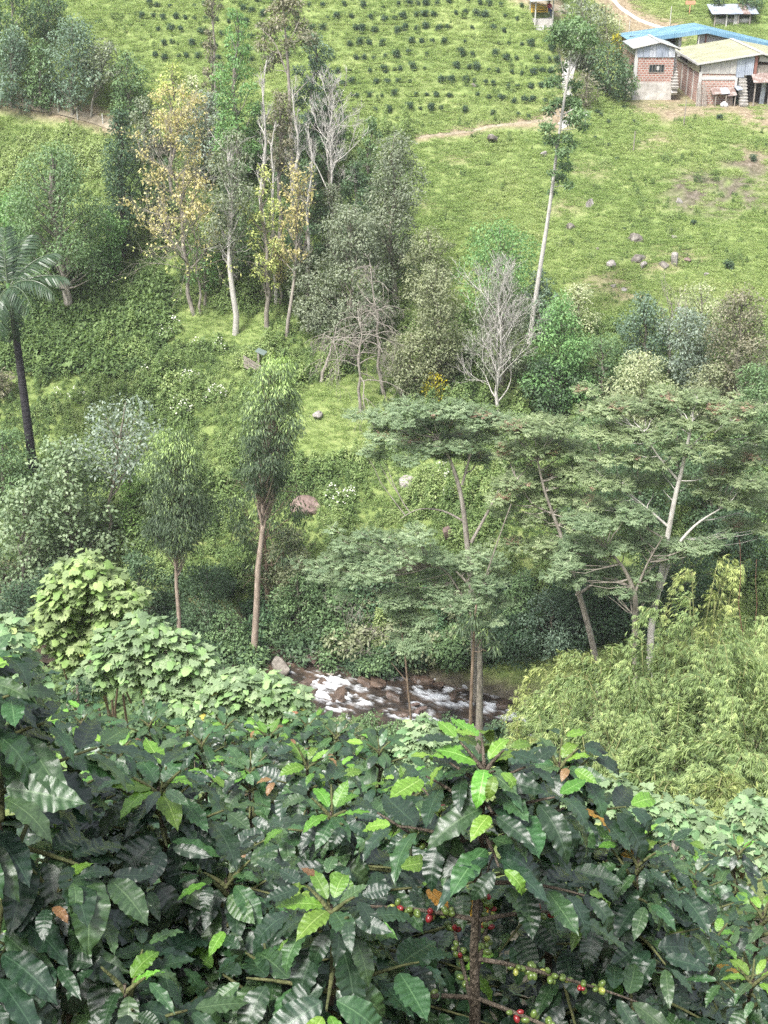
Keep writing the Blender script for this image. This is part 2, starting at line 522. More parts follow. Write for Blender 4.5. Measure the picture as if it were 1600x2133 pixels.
strip('path', TR_MID, 0.42, MAT_PATH, 'narrow earth footpath under the coffee rows')
strip('path', TR_LEFT, 1.1, MAT_PATH, 'earth track with white posts below the tree line')
strip('path', [tuple(hit(px, py, 100)[:2]) for px, py in ((1182, 205), (1176, 180), (1180, 150), (1192, 120))], 1.1, MAT_CONC, 'pale concrete walkway curving up between grass and bushes')
strip('road', TR_ROAD, 0.8, MAT_CONC, 'pale concrete track climbing past the orange cut bank')
strip('path', TR_TOP, 0.6, MAT_PATH, 'light footpath behind the little swing shelter')
strip('path', [tuple(hit(px, py, 100)[:2]) for px, py in ((1165, 262), (1185, 255), (1210, 240), (1222, 232))], 0.8, MAT_CONC, 'short bend of pale path behind the tall slender tree')

# ------------------------------------------------------------------ the stream
def river_y(x): return 58.2 - 0.33 * x


FOAM = [(690, 1425, 42, 14, 1), (665, 1445, 26, 16, 1), (720, 1452, 34, 9, .8), (755, 1466, 34, 7, .9), (700, 1478, 40, 8, .7), (640, 1478, 24, 12, .7), (878, 1440, 16, 14, .9), (905, 1455, 32, 8, .9),
        (935, 1436, 16, 9, 1), (868, 1467, 22, 8, .9), (864, 1492, 16, 8, .9), (815, 1478, 26, 5, .5), (1022, 1476, 26, 14, 1), (1105, 1500, 46, 20, .8), (1150, 1512, 30, 14, .7), (590, 1402, 20, 5, .5),
        (960, 1470, 30, 8, .7), (1060, 1492, 40, 12, .8), (900, 1412, 12, 10, .7)]
wx = np.arange(-24, 25, 0.085); wv = np.arange(-4.6, 4.9, 0.085)
WX, WV = np.meshgrid(wx, wv)
WY = river_y(WX) + WV
base = -39.25 - 0.05 * WX - 0.10 * np.floor(WX / 3.1 + fbm(WX, WV, 50)) * 0.25
st = fbm(WX * 0.55 + WV * 0.4, WV * 1.6, 61, 4)
pxw, pyw = proj(np.stack([WX, WY, base], -1))
fo = np.zeros(WX.shape)
for cx, cy, rx, ry, a in FOAM:
    fo = np.maximum(fo, a * np.clip(1.25 - np.hypot((pxw - cx) / rx, (pyw - cy) / ry), 0, 1))
fine = .55 * fbm(WX * 2.0 + WV * .8, WV * 4.6, 71, 4) + .45 * fbm(WX * 4.5 + WV * 3.0, WV * 9, 74, 2)
foam = np.clip(smooth(0.25, 0.95, fo * .95 + 2.3 * (fine - 0.5)) ** 1.2 + 0.7 * smooth(0.60, 0.85, st + .8 * (fine - .5)), 0, 1)
foam = foam * smooth(545, 600, pxw)
WZ = base + 0.12 * (st - 0.5) + 0.10 * foam * (0.5 + fine) + 0.05 * (fbm(WX * 3, WV * 3, 77, 2) - 0.5)
mb = MB(); nxx, nvv = len(wx), len(wv)
ii = np.arange(nvv - 1)[:, None] * nxx + np.arange(nxx - 1)[None, :]
mb.add(np.stack([WX, WY, WZ], -1).reshape(-1, 3), np.stack([ii, ii + 1, ii + nxx + 1, ii + nxx], -1).reshape(-1, 4), foam.ravel())
m, nt, out = new_mat('stream_water')
va = N(nt, 'ShaderNodeAttribute', attribute_name='var'); tc = N(nt, 'ShaderNodeTexCoord')
nz = N(nt, 'ShaderNodeTexNoise'); nz.inputs['Scale'].default_value = 1.3; nz.inputs['Detail'].default_value = 6; nt.links.new(tc.outputs['Object'], nz.inputs[0])
rb = ramp(nt, [(0.35, (.016, .014, .012)), (0.5, (.040, .031, .024)), (0.65, (.085, .060, .043))]); nt.links.new(nz.outputs[0], rb.inputs[0])
mc = N(nt, 'ShaderNodeMix', data_type='RGBA'); nt.links.new(va.outputs['Fac'], mc.inputs[0]); nt.links.new(rb.outputs[0], mc.inputs[6]); mc.inputs[7].default_value = (.56, .58, .60, 1)
rr = N(nt, 'ShaderNodeMapRange'); rr.inputs[3].default_value = 0.06; rr.inputs[4].default_value = 0.7; nt.links.new(va.outputs['Fac'], rr.inputs[0])
p = N(nt, 'ShaderNodeBsdfPrincipled'); nt.links.new(mc.outputs[2], p.inputs['Base Color']); nt.links.new(rr.outputs[0], p.inputs['Roughness']); p.inputs['IOR'].default_value = 1.33
n3 = N(nt, 'ShaderNodeTexNoise'); n3.inputs['Scale'].default_value = 6; n3.inputs['Detail'].default_value = 4; nt.links.new(tc.outputs['Object'], n3.inputs[0])
b = N(nt, 'ShaderNodeBump'); b.inputs['Strength'].default_value = 0.6; b.inputs['Distance'].default_value = 0.08
nt.links.new(n3.outputs[0], b.inputs['Height']); nt.links.new(b.outputs[0], p.inputs['Normal']); nt.links.new(p.outputs[0], out.inputs[0])
tag(mb.build('stream', m, smooth_=True), 'shallow brown stream with white rapids over stones', 'stream', kind='structure')

# ------------------------------------------------------------------ rocks
def ico(sub=3):
    import bmesh
    bm = bmesh.new(); bmesh.ops.create_icosphere(bm, subdivisions=sub, radius=1.0)
    V = np.array([v.co[:] for v in bm.verts]); F = np.array([[v.index for v in f.verts] for f in bm.faces]); bm.free()
    return V, F


ICO3, ICO2, ICO1 = ico(3), ico(2), ico(1)


def rock_mesh(name, mat, seed, rough=0.35, flat=0.7, facets=7):
    r = np.random.default_rng(seed)
    V, F = ICO3; V = V.copy()
    for _ in range(facets):                       # knock flat faces off
        n = r.normal(size=3); n /= np.linalg.norm(n); d = r.uniform(0.35, 0.8)
        s = V @ n
        V -= np.clip(s - d, 0, None)[:, None] * n * 0.9
    V *= (1 + rough * 0.9 * (fbm(V[:, 0] * 2.2 + seed, V[:, 1] * 2.2 + V[:, 2] * 1.7, seed, 3) - 0.5))[:, None]
    V[:, 0] *= r.uniform(.9, 1.25); V[:, 1] += V[:, 0] * r.uniform(-.3, .3); V[:, 2] += V[:, 0] * r.uniform(-.25, .25)
    V[:, 2] *= flat
    mb = MB(); mb.add(V, F)
    return mb.mesh(name, mat, rough < 0.3)


MAT_RK = rough_mat('rock_grey', [(.06, .052, .045), (.15, .135, .115), (.28, .26, .23)], 1.6, bump=0.9)
MAT_RKW = rough_mat('rock_pale', [(.10, .09, .08), (.26, .24, .22), (.42, .40, .38)], 2.2, bump=0.9)
MAT_RKP = rough_mat('rock_pink', [(.07, .05, .04), (.16, .115, .10), (.28, .22, .19)], 1.6, bump=0.9)
MAT_RKB = rough_mat('rock_wet_brown', [(.035, .026, .020), (.080, .056, .042), (.165, .115, .085)], 1.4, bump=0.6, rough=0.4, spec=0.5)
ROCKS = {k: [rock_mesh('rock', mt, s + 10 * i, rg, fl) for i in range(3)] for k, mt, s, rg, fl in
         (('grey', MAT_RK, 3, .5, .75), ('pale', MAT_RKW, 5, .5, .8), ('pink', MAT_RKP, 7, .45, .8), ('wet', MAT_RKB, 9, .55, .5), ('smooth', MAT_RK, 11, .15, .75))}


def rock(px, py, wpx, kind, label, group=None, name='rock', y0=64, sq=0.8, up=0.08, P=None):
    p = hit(px, py, y0) if P is None else P
    r = wpx / pxm(p) / 2
    o = bpy.data.objects.new(name, ROCKS[kind][int(px) % 3]); COL.objects.link(o)
    o.location = (p[0], p[1], p[2] + r * up)
    o.scale = (r, r * sq, r * random.uniform(0.85, 1.1)); o.rotation_euler = (random.uniform(-.2, .2), random.uniform(-.2, .2), random.uniform(0, 6))
    return tag(o, label, 'rock', group)


G_ = 'rocks on the grass hillside'
rock(1026, 297, 30, 'grey', 'dark standing rock alone just under the earth footpath', G_, up=.6)
rock(1322, 502, 38, 'grey', 'brown rock uppermost of the hillside rock cluster', G_)
rock(1330, 540, 44, 'grey', 'largest mossy grey rock in the hillside cluster', G_)
rock(1338, 556, 24, 'pale', 'small pale rock touching the mossy grey rock', G_)
rock(1271, 556, 24, 'pale', 'white rock sitting apart on the side of the cluster nearest the tall thin trunk', G_, up=.4)
rock(1404, 550, 34, 'pale', 'brightest white angular rock on the hillside', G_, up=.5)
rock(1384, 555, 32, 'grey', 'brown rock huddled against the bright white angular rock', G_)
rock(1434, 545, 20, 'pink', 'little brown rock beyond the bright white angular rock', G_)
rock(1228, 428, 34, 'pale', 'long pale outcrop on the open slope above the cluster', G_, sq=.5)
rock(1187, 475, 26, 'grey', 'grey rock on the slope beside the tall slender trunk', G_)
rock(1134, 325, 22, 'pale', 'slanting pale slab of rock behind the tall slender trunk', G_, sq=.6)
rock(1414, 420, 24, 'pale', 'pale low stones on the slope below the brown soil patch', G_)
rock(1470, 575, 14, 'pale', 'small pinkish stone alone below the rock cluster', G_)
rock(1404, 497, 14, 'pale', 'tiny pale stone above the bright white angular rock', G_)
rock(1278, 598, 14, 'pale', 'small pale stone on bare patch under the cluster', G_)
rock(1300, 606, 16, 'pale', 'small white stone on bare patch close to the treetops', G_)
rock(988, 180, 14, 'grey', 'grey stone standing among the young coffee rows', G_)
rock(1245, 520, 12, 'grey', 'small dark stone on the grass above the lone white rock', G_)
G_ = 'boulders on the weedy far bank'
rock(662, 870, 26, 'pale', 'white stone lying on the mown grass strip', G_, up=.4)
rock(845, 1010, 46, 'pale', 'pale broken boulder peeking out of the weeds', G_, up=.1)
rock(640, 1058, 84, 'pink', 'wide flat boulder with plants growing over its face', G_, up=-.1)
rock(932, 1118, 50, 'pink', 'pinkish boulder half covered by a tuft of fern', G_, up=.25)
rock(700, 1248, 30, 'pink', 'brown stone showing through bank weeds above the stream', G_)
G_ = 'boulders along the stream'


def wrock(px, py, w, k, label, up=None):
    up = (.0 if k == 'wet' else .3) if up is None else up
    d = ray(px, py); d = d / d[1]
    Y = 58.0
    for _ in range(20): Y = (-39.2 - 0.05 * d[0] * Y) / d[2]
    rock(px, py, w, k, label, G_, 'boulder', P=np.array([d[0] * Y, Y, d[2] * Y]), up=up)


wrock(588, 1392, 50, 'smooth', 'big smooth grey boulder at the upstream bend')
wrock(651, 1380, 36, 'pink', 'upright pinkish boulder on the far edge of the stream')
wrock(612, 1372, 22, 'smooth', 'small grey stone behind the big smooth boulder')
wrock(632, 1376, 16, 'pink', 'small brown stone between two stream boulders')
wrock(668, 1390, 16, 'pink', 'little rusty stone beside the upright pinkish boulder')
wrock(640, 1420, 38, 'wet', 'dark rounded boulder where the rapids begin')
wrock(668, 1422, 30, 'wet', 'wet brown boulder in the middle of the rapids')
wrock(652, 1444, 40, 'wet', 'brown boulder splitting the white fall of water')
wrock(703, 1450, 60, 'wet', 'wide flat brown ledge under the first rapids')
wrock(754, 1418, 14, 'smooth', 'light grey stone at the foot of the bank shrubs')
wrock(782, 1424, 60, 'wet', 'long brown shelf of rock along the far edge')
wrock(760, 1422, 40, 'wet', 'brown rock against the roots of the bank shrubs')
wrock(880, 1416, 50, 'wet', 'brown rock slab above the second rapids')
wrock(914, 1428, 30, 'wet', 'brown rock between two little falls')
wrock(878, 1482, 26, 'pink', 'orange brown stone in the water by the thin red stemmed tree')
wrock(866, 1470, 20, 'pink', 'small orange stone just upstream of the thin tree')
wrock(838, 1488, 30, 'wet', 'flat wet stone at the near edge of the stream')
wrock(820, 1452, 40, 'wet', 'low brown rock lying under the clear water run')
wrock(945, 1448, 26, 'wet', 'wet rock below the second rapids')
wrock(1045, 1470, 26, 'wet', 'wet rock in the white water by the twin trunks')
wrock(1085, 1480, 30, 'wet', 'dark rock in the stream half behind bamboo leaves')

# ------------------------------------------------------------------ ground cover, too many to count: scattered over the slope
PROTO = {}


def proto_set(key, meshes):
    c = bpy.data.collections.new('cover_' + key)
    for i, me in enumerate(meshes):
        o = bpy.data.objects.new('cover_%s_%d' % (key, i), me); c.objects.link(o)
    PROTO[key] = (c, len(meshes))


def scatter(name, key, P, sc, tone, label, cat, seed=1, pick=None):
    r = np.random.default_rng(seed); n = len(P)
    me = bpy.data.meshes.new(name); me.vertices.add(n); me.vertices.foreach_set('co', np.asarray(P, np.float32).ravel())
    for an, ty, val in (('sc', 'FLOAT', sc), ('tone', 'FLOAT', tone), ('rz', 'FLOAT', r.uniform(0, 6.28, n)), ('rx', 'FLOAT', r.normal(0, .12, n)), ('pi', 'INT', r.integers(0, PROTO[key][1], n) if pick is None else pick)):
        a = me.attributes.new(an, ty, 'POINT'); a.data.foreach_set('value', np.asarray(val, np.int32 if ty == 'INT' else np.float32))
    o = bpy.data.objects.new(name, me); COL.objects.link(o)
    g = bpy.data.node_groups.new(name + '_cover', 'GeometryNodeTree')
    g.interface.new_socket('Geometry', in_out='INPUT', socket_type='NodeSocketGeometry')
    g.interface.new_socket('Geometry', in_out='OUTPUT', socket_type='NodeSocketGeometry')
    gi = g.nodes.new('NodeGroupInput'); go = g.nodes.new('NodeGroupOutput')
    ip = g.nodes.new('GeometryNodeInstanceOnPoints'); ci = g.nodes.new('GeometryNodeCollectionInfo')
    ci.inputs['Collection'].default_value = PROTO[key][0]; ci.inputs['Separate Children'].default_value = True; ci.inputs['Reset Children'].default_value = True

    def na(nm, ty):
        q = g.nodes.new('GeometryNodeInputNamedAttribute'); q.data_type = ty; q.inputs['Name'].default_value = nm
        return q.outputs['Attribute']
    g.links.new(gi.outputs[0], ip.inputs['Points']); g.links.new(ci.outputs[0], ip.inputs['Instance'])
    ip.inputs['Pick Instance'].default_value = True
    g.links.new(na('pi', 'INT'), ip.inputs['Instance Index']); g.links.new(na('sc', 'FLOAT'), ip.inputs['Scale'])
    cx = g.nodes.new('ShaderNodeCombineXYZ'); g.links.new(na('rz', 'FLOAT'), cx.inputs[2]); g.links.new(na('rx', 'FLOAT'), cx.inputs[0]); g.links.new(cx.outputs[0], ip.inputs['Rotation'])
    g.links.new(ip.outputs[0], go.inputs[0])
    md = o.modifiers.new('cover', 'NODES'); md.node_group = g
    return tag(o, label, cat, kind='stuff')


T_GRASS = leaf_mat('cover_grass', [(.100, .155, .052), (.180, .262, .088), (.255, .340, .120), (.330, .392, .165), (.410, .420, .230)], src='tone', rough=.7, spec=.15)
T_WEED = leaf_mat('cover_weeds', [(.040, .074, .030), (.084, .140, .052), (.148, .222, .080), (.230, .312, .118), (.330, .395, .175)], src='tone', rough=.6, spec=.25)
T_WHITE = leaf_mat('cover_blossom', [(.5, .5, .42), (.7, .7, .62), (.8, .8, .75)], src='tone', rough=.7, spec=.1)


def rdir(r, n):
    v = r.normal(size=(n, 3)); return v / np.linalg.norm(v, axis=1)[:, None]


def grass_proto(seed, n, rad, h, w):
    r = np.random.default_rng(seed); mb = MB()
    a = r.uniform(0, 6.28, n); q = rad * np.sqrt(r.uniform(0, 1, n))
    P = np.column_stack([q * np.cos(a), q * np.sin(a), -0.04 + 0 * a])
    D = rdir(r, n) * np.array([1, 1, .4]) * .75 + np.array([0, 0, .8])
    mb.leaves(P, D, rdir(r, n) + UP * .3, r.uniform(.5, 1.1, n) * h, w, r.uniform(0, 1, n), droop=.25)
    return mb.mesh('grass_tuft', [T_GRASS])


def weed_proto(seed, n, rad, h, L, mi=0, flower=0, spire=False):
    r = np.random.default_rng(seed); mb = MB()
    u = rdir(r, n); u[:, 2] = abs(u[:, 2])
    t = r.uniform(.35, 1, n) ** .6
    if spire:
        z = r.uniform(0.05, 1, n); rr = rad * (1.05 - z) ** .8 * t
        P = np.column_stack([u[:, 0] * rr, u[:, 1] * rr, z * h])
    else:
        lob = 1 + .35 * np.sin(3 * np.arctan2(u[:, 1], u[:, 0]) + seed)
        P = u * t[:, None] * np.array([rad, rad, h]) * lob[:, None]
    D = u * np.array([1, 1, .3]) + rdir(r, n) * .7
    Nn = u * .5 + UP * .8 + rdir(r, n) * .4
    mb.leaves(P, D, Nn, r.uniform(.7, 1.3, n) * L, L * .5, np.clip(r.uniform(0, .8, n) + .25 * P[:, 2] / h, 0, 1), droop=.2)
    if flower:
        k = flower; u = rdir(r, k); u[:, 2] = abs(u[:, 2]) * 1.3
        mb.leaves(u * np.array([rad, rad, h]) * .95, rdir(r, k), UP + rdir(r, k) * .4, .13, .12, .8, mi=1)
    return mb.mesh('weed_clump', [T_WEED, T_WHITE])


proto_set('grass', [grass_proto(i, 90, .65, .34, .055) for i in range(4)])
proto_set('weed', [weed_proto(1, 190, .55, .60, .17), weed_proto(2, 120, .5, .5, .24), weed_proto(3, 230, .42, 1.25, .16, spire=True), weed_proto(4, 240, .75, .55, .16), weed_proto(5, 170, .40, .9, .19, spire=True), weed_proto(6, 700, .95, 1.1, .15), weed_proto(7, 560, .8, .9, .17), weed_proto(8, 420, .55, 1.7, .15, spire=True)])
proto_set('vine', [weed_proto(11, 120, .8, .35, .27), weed_proto(12, 100, .7, .45, .33)])
proto_set('flower', [weed_proto(21, 90, .5, .7, .22, flower=26), weed_proto(22, 90, .45, .8, .22, flower=16)])
proto_set('shade', [weed_proto(31, 90, .8, .6, .4), weed_proto(32, 100, .9, .8, .34)])


def spread(n, x0, x1, y0, y1, seed):
    r = np.random.default_rng(seed)
    x = r.uniform(x0, x1, n); y = r.uniform(y0, y1, n)
    z = H(x, y); P = np.column_stack([x, y, z])
    px, py = proj(P)
    ok = (px > -80) & (px < 1680) & (py > -60) & (py < 1600)
    return P[ok], px[ok], py[ok], r


def inb(px, py, x0, x1, y0, y1, s=25):
    return smooth(x0 - s, x0 + s, px) * (1 - smooth(x1 - s, x1 + s, px)) * smooth(y0 - s, y0 + s, py) * (1 - smooth(y1 - s, y1 + s, py))


def dirt_at(P):
    i = np.clip(np.searchsorted(xs, P[:, 0]), 0, nx - 1); j = np.clip(np.searchsorted(ys, P[:, 1]), 0, ny - 1)
    return dirt[j, i]


HOUSE_X0, HOUSE_X1, HOUSE_Y0, HOUSE_Y1 = 22.0, 50.0, 118.5, 139.0
P, px, py, r = spread(92000, -40, 46, 64.5, 160, 100)
nz1 = fbm(P[:, 0] / 5, P[:, 1] / 5, 81); nz2 = fbm(P[:, 0] / 1.4, P[:, 1] / 1.4, 82)
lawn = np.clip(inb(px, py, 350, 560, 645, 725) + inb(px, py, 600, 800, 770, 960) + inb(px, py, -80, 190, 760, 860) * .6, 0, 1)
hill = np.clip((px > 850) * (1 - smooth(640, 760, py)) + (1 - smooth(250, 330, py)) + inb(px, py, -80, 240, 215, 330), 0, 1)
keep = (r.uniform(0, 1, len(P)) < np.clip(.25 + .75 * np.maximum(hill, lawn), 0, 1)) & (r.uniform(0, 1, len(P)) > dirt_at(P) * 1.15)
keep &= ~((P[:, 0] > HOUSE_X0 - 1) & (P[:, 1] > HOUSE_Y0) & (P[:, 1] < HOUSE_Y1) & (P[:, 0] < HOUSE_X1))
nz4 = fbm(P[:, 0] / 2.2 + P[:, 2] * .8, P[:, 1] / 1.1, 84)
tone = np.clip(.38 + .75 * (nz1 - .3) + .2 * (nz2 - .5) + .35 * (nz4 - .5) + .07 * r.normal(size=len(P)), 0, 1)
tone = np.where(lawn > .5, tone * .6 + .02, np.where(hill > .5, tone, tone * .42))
scl = (.42 + .42 * r.uniform(0, 1, len(P))) * np.where(lawn > .4, .65, 1) * (0.75 + .5 * nz2)
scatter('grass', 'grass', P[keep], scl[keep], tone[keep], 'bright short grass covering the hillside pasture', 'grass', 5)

P, px, py, r = spread(66000, -40, 42, 60.0, 135, 101)
nz1 = fbm(P[:, 0] / 4, P[:, 1] / 4, 91); nz2 = fbm(P[:, 0] / 1.5, P[:, 1] / 1.5, 92)
lawn = np.clip(inb(px, py, 340, 550, 650, 720, 15) + inb(px, py, 620, 790, 785, 950, 15) + inb(px, py, -80, 170, 775, 850, 15) * .7, 0, 1)
hillr = np.clip((px > 850) * (1 - smooth(600, 740, py)) + (1 - smooth(240, 300, py)), 0, 1)
dens = np.clip(1.0 - lawn * 1.1 - hillr * .86, 0.0, 1) * smooth(.10, .38, nz2 + .15)
yyv = P[:, 1] + .33 * P[:, 0] * river_w(P[:, 1])
keep = (r.uniform(0, 1, len(P)) < dens) & (P[:, 2] > -38.75 - .05 * P[:, 0]) & (dirt_at(P) < .75)
keep &= ~((P[:, 0] > HOUSE_X0 - 1) & (P[:, 1] > HOUSE_Y0))
bright = inb(px, py, -80, 240, 215, 460, 40) * .5 + inb(px, py, 480, 900, 880, 1120, 60) * .12 - inb(px, py, 40, 400, 600, 740, 30) * .15 - smooth(1150, 1380, py) * .14 - (px > 1050) * smooth(800, 1000, py) * .12
tone = np.clip(.42 + .9 * (nz1 - .35) + .5 * (nz2 - .4) + .25 * r.normal(size=len(P)) * (nz2 > .5) + bright + .12 * r.normal(size=len(P)), 0, 1)
nz3 = fbm(P[:, 0] / 2.6, P[:, 1] / 2.6, 93)
scl = (.45 + .65 * r.uniform(0, 1, len(P)) ** 2) * (.55 + .7 * smooth(.35, .7, nz3)) * np.where(hillr > .5, .45, 1)
big = (nz3 > .56) & (r.uniform(0, 1, len(P)) < .16)
pick = np.where(big, r.integers(5, 8, len(P)), r.integers(0, 5, len(P)))
scl = np.where(big, scl * 1.05, scl)
scatter('undergrowth', 'weed', P[keep], scl[keep], tone[keep], 'tangled green weeds and low bushes over the far bank', 'undergrowth', 6, pick[keep])

P, px, py, r = spread(30000, -34, 6, 70, 100, 102)
k = (r.uniform(0, 1, len(P)) < np.clip(inb(px, py, 30, 330, 590, 720, 30) + .5 * inb(px, py, 0, 300, 640, 760, 30), 0, 1) * .8)
scatter('vines', 'vine', P[k] + np.array([0, 0, .25]), (.6 + .7 * r.uniform(0, 1, len(P)))[k], np.clip(.10 + .4 * r.uniform(0, 1, len(P)), 0, 1)[k], 'dark green creeping vines covering the bank under the old tree', 'vines', 7)

fl = []
for cx, cy, rx, ry, n in ((345, 690, 60, 25, 4), (385, 800, 14, 8, 4), (455, 832, 16, 8, 4), (370, 865, 26, 14, 5), (415, 740, 90, 50, 3), (905, 1000, 12, 10, 3), (715, 1050, 20, 18, 6), (935, 1045, 10, 5, 3), (300, 770, 60, 40, 1), (130, 820, 40, 20, 2), (470, 850, 30, 20, 1)):
    for _ in range(n): fl.append(hit(cx + random.gauss(0, .5) * rx, cy + random.gauss(0, .5) * ry))
scatter('blossom_weeds', 'flower', np.array(fl) + np.array([0, 0, .1]), np.random.default_rng(3).uniform(.7, 1.2, len(fl)), np.full(len(fl), .55), 'weeds with small white blossoms dotted over the far bank', 'weeds', 8)

# near side of the valley, below the coffee
P, px, py, r = spread(9000, -26, 26, 10.5, 53.5, 103)
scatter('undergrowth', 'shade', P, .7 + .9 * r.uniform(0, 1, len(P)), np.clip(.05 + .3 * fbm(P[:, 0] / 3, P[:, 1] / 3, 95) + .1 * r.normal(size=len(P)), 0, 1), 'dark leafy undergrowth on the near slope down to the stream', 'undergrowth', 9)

# ------------------------------------------------------------------ trees
def clump_fill(mb, C, R, n, L, r, style='leaf', wr=.5, droop=.15, vbias=0.0, hollow=.5, mi=0, cvar=None):
    """leaves through the volume of clumps: C centres (k,3), R radii (k,3), n leaves in all"""
    k = len(C)
    w = (R[:, 0] * R[:, 1] + R[:, 0] * R[:, 2]); w = w / w.sum()
    idx = r.choice(k, n, p=w)
    u = rdir(r, n)
    u[:, 2] = np.where(r.uniform(0, 1, n) < .3, abs(u[:, 2]), u[:, 2])
    t = hollow + (1 - hollow) * r.uniform(0, 1, n) ** .6
    jag = 1 + .28 * np.sin(4 * u[:, 0] + 3 * idx) * np.sin(5 * u[:, 1] + idx) + .10 * r.normal(size=n)
    P = C[idx] + u * (t * jag)[:, None] * R[idx]
    cv = (r.uniform(-.2, .2, k) if cvar is None else cvar)[idx]
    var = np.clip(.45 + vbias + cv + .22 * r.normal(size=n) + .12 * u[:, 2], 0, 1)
    if style == 'leaf':
        D = u * np.array([1, 1, .4]) * .7 + rdir(r, n) * .8 + np.array([0, 0, -.15])
        Nn = u * .7 + UP * .7 + rdir(r, n) * .45
        mb.leaves(P, D, Nn, L * r.uniform(.65, 1.3, n), L * wr * r.uniform(.8, 1.2, n), var, droop=droop, mi=mi)
    elif style == 'hang':
        D = np.array([0, 0, -1.0]) + u * .5 + rdir(r, n) * .35
        mb.leaves(P, D, u + rdir(r, n) * .6, L * r.uniform(.6, 1.4, n), L * .24, var, droop=0, mi=mi)
    else:                                         # 'spray' (pinnate fan) or 'bamboo'
        m = 6 if style == 'spray' else 5
        D0 = u * np.array([1, 1, .15]) + rdir(r, n) * .45 + (np.array([0, 0, .05]) if style == 'spray' else np.array([0, 0, -.55]))
        D0 /= np.linalg.norm(D0, axis=1)[:, None]
        Nn = UP + u * .25 + rdir(r, n) * .25
        S = np.cross(D0, Nn); S /= np.linalg.norm(S, axis=1)[:, None] + 1e-9
        ln = L * r.uniform(.7, 1.25, n)
        for q in range(m):
            if style == 'spray':
                a = (q // 2 - .5) * .32; sd = 1 if q % 2 else -1
                Pq = P + D0 * (ln * (.15 + .27 * (q // 2)))[:, None]
                Dq = D0 * .55 + S * sd * .85 - UP * .22
                mb.leaves(Pq, Dq, Nn, ln * (.62 - .10 * (q // 2)), ln * .20, var, droop=.12, mi=mi)
            else:
                a = (q - 2) * .42
                Dq = D0 * math.cos(a) + S * math.sin(a) + rdir(r, n) * .15
                mb.leaves(P, Dq, Nn, ln * r.uniform(.75, 1.1, n), ln * .19, np.clip(var + .1 * r.normal(size=n), 0, 1), droop=.22, mi=mi)
    return idx


def bend(a, b, sag, k=5, jit=0.0, r=None):
    a = np.asarray(a, float); b = np.asarray(b, float)
    t = np.linspace(0, 1, k)[:, None]
    p = a + (b - a) * t
    p[:, 2] += sag * 4 * (t * (1 - t))[:, 0]
    if jit and r is not None:
        j = r.normal(size=(k, 3)) * jit; j[0] = 0; j[-1] = 0
        p += j
    return p


PROF = {
    'round': lambda t: np.sqrt(np.clip(1 - (2 * t - 1) ** 2, 0.02, 1)),
    'column': lambda t: np.minimum(1, np.minimum(.35 + 4 * t, .18 + 2.6 * (1 - t))),
    'cone': lambda t: np.minimum(1, .45 + 3 * t) * (1.03 - t) ** .75,
    'egg': lambda t: np.minimum(1, .4 + 2.2 * t) * np.sqrt(np.clip(1.04 - t ** 2.2, 0.03, 1)),
    'dome': lambda t: np.sqrt(np.clip(1.02 - t ** 1.6, 0.03, 1)),
}


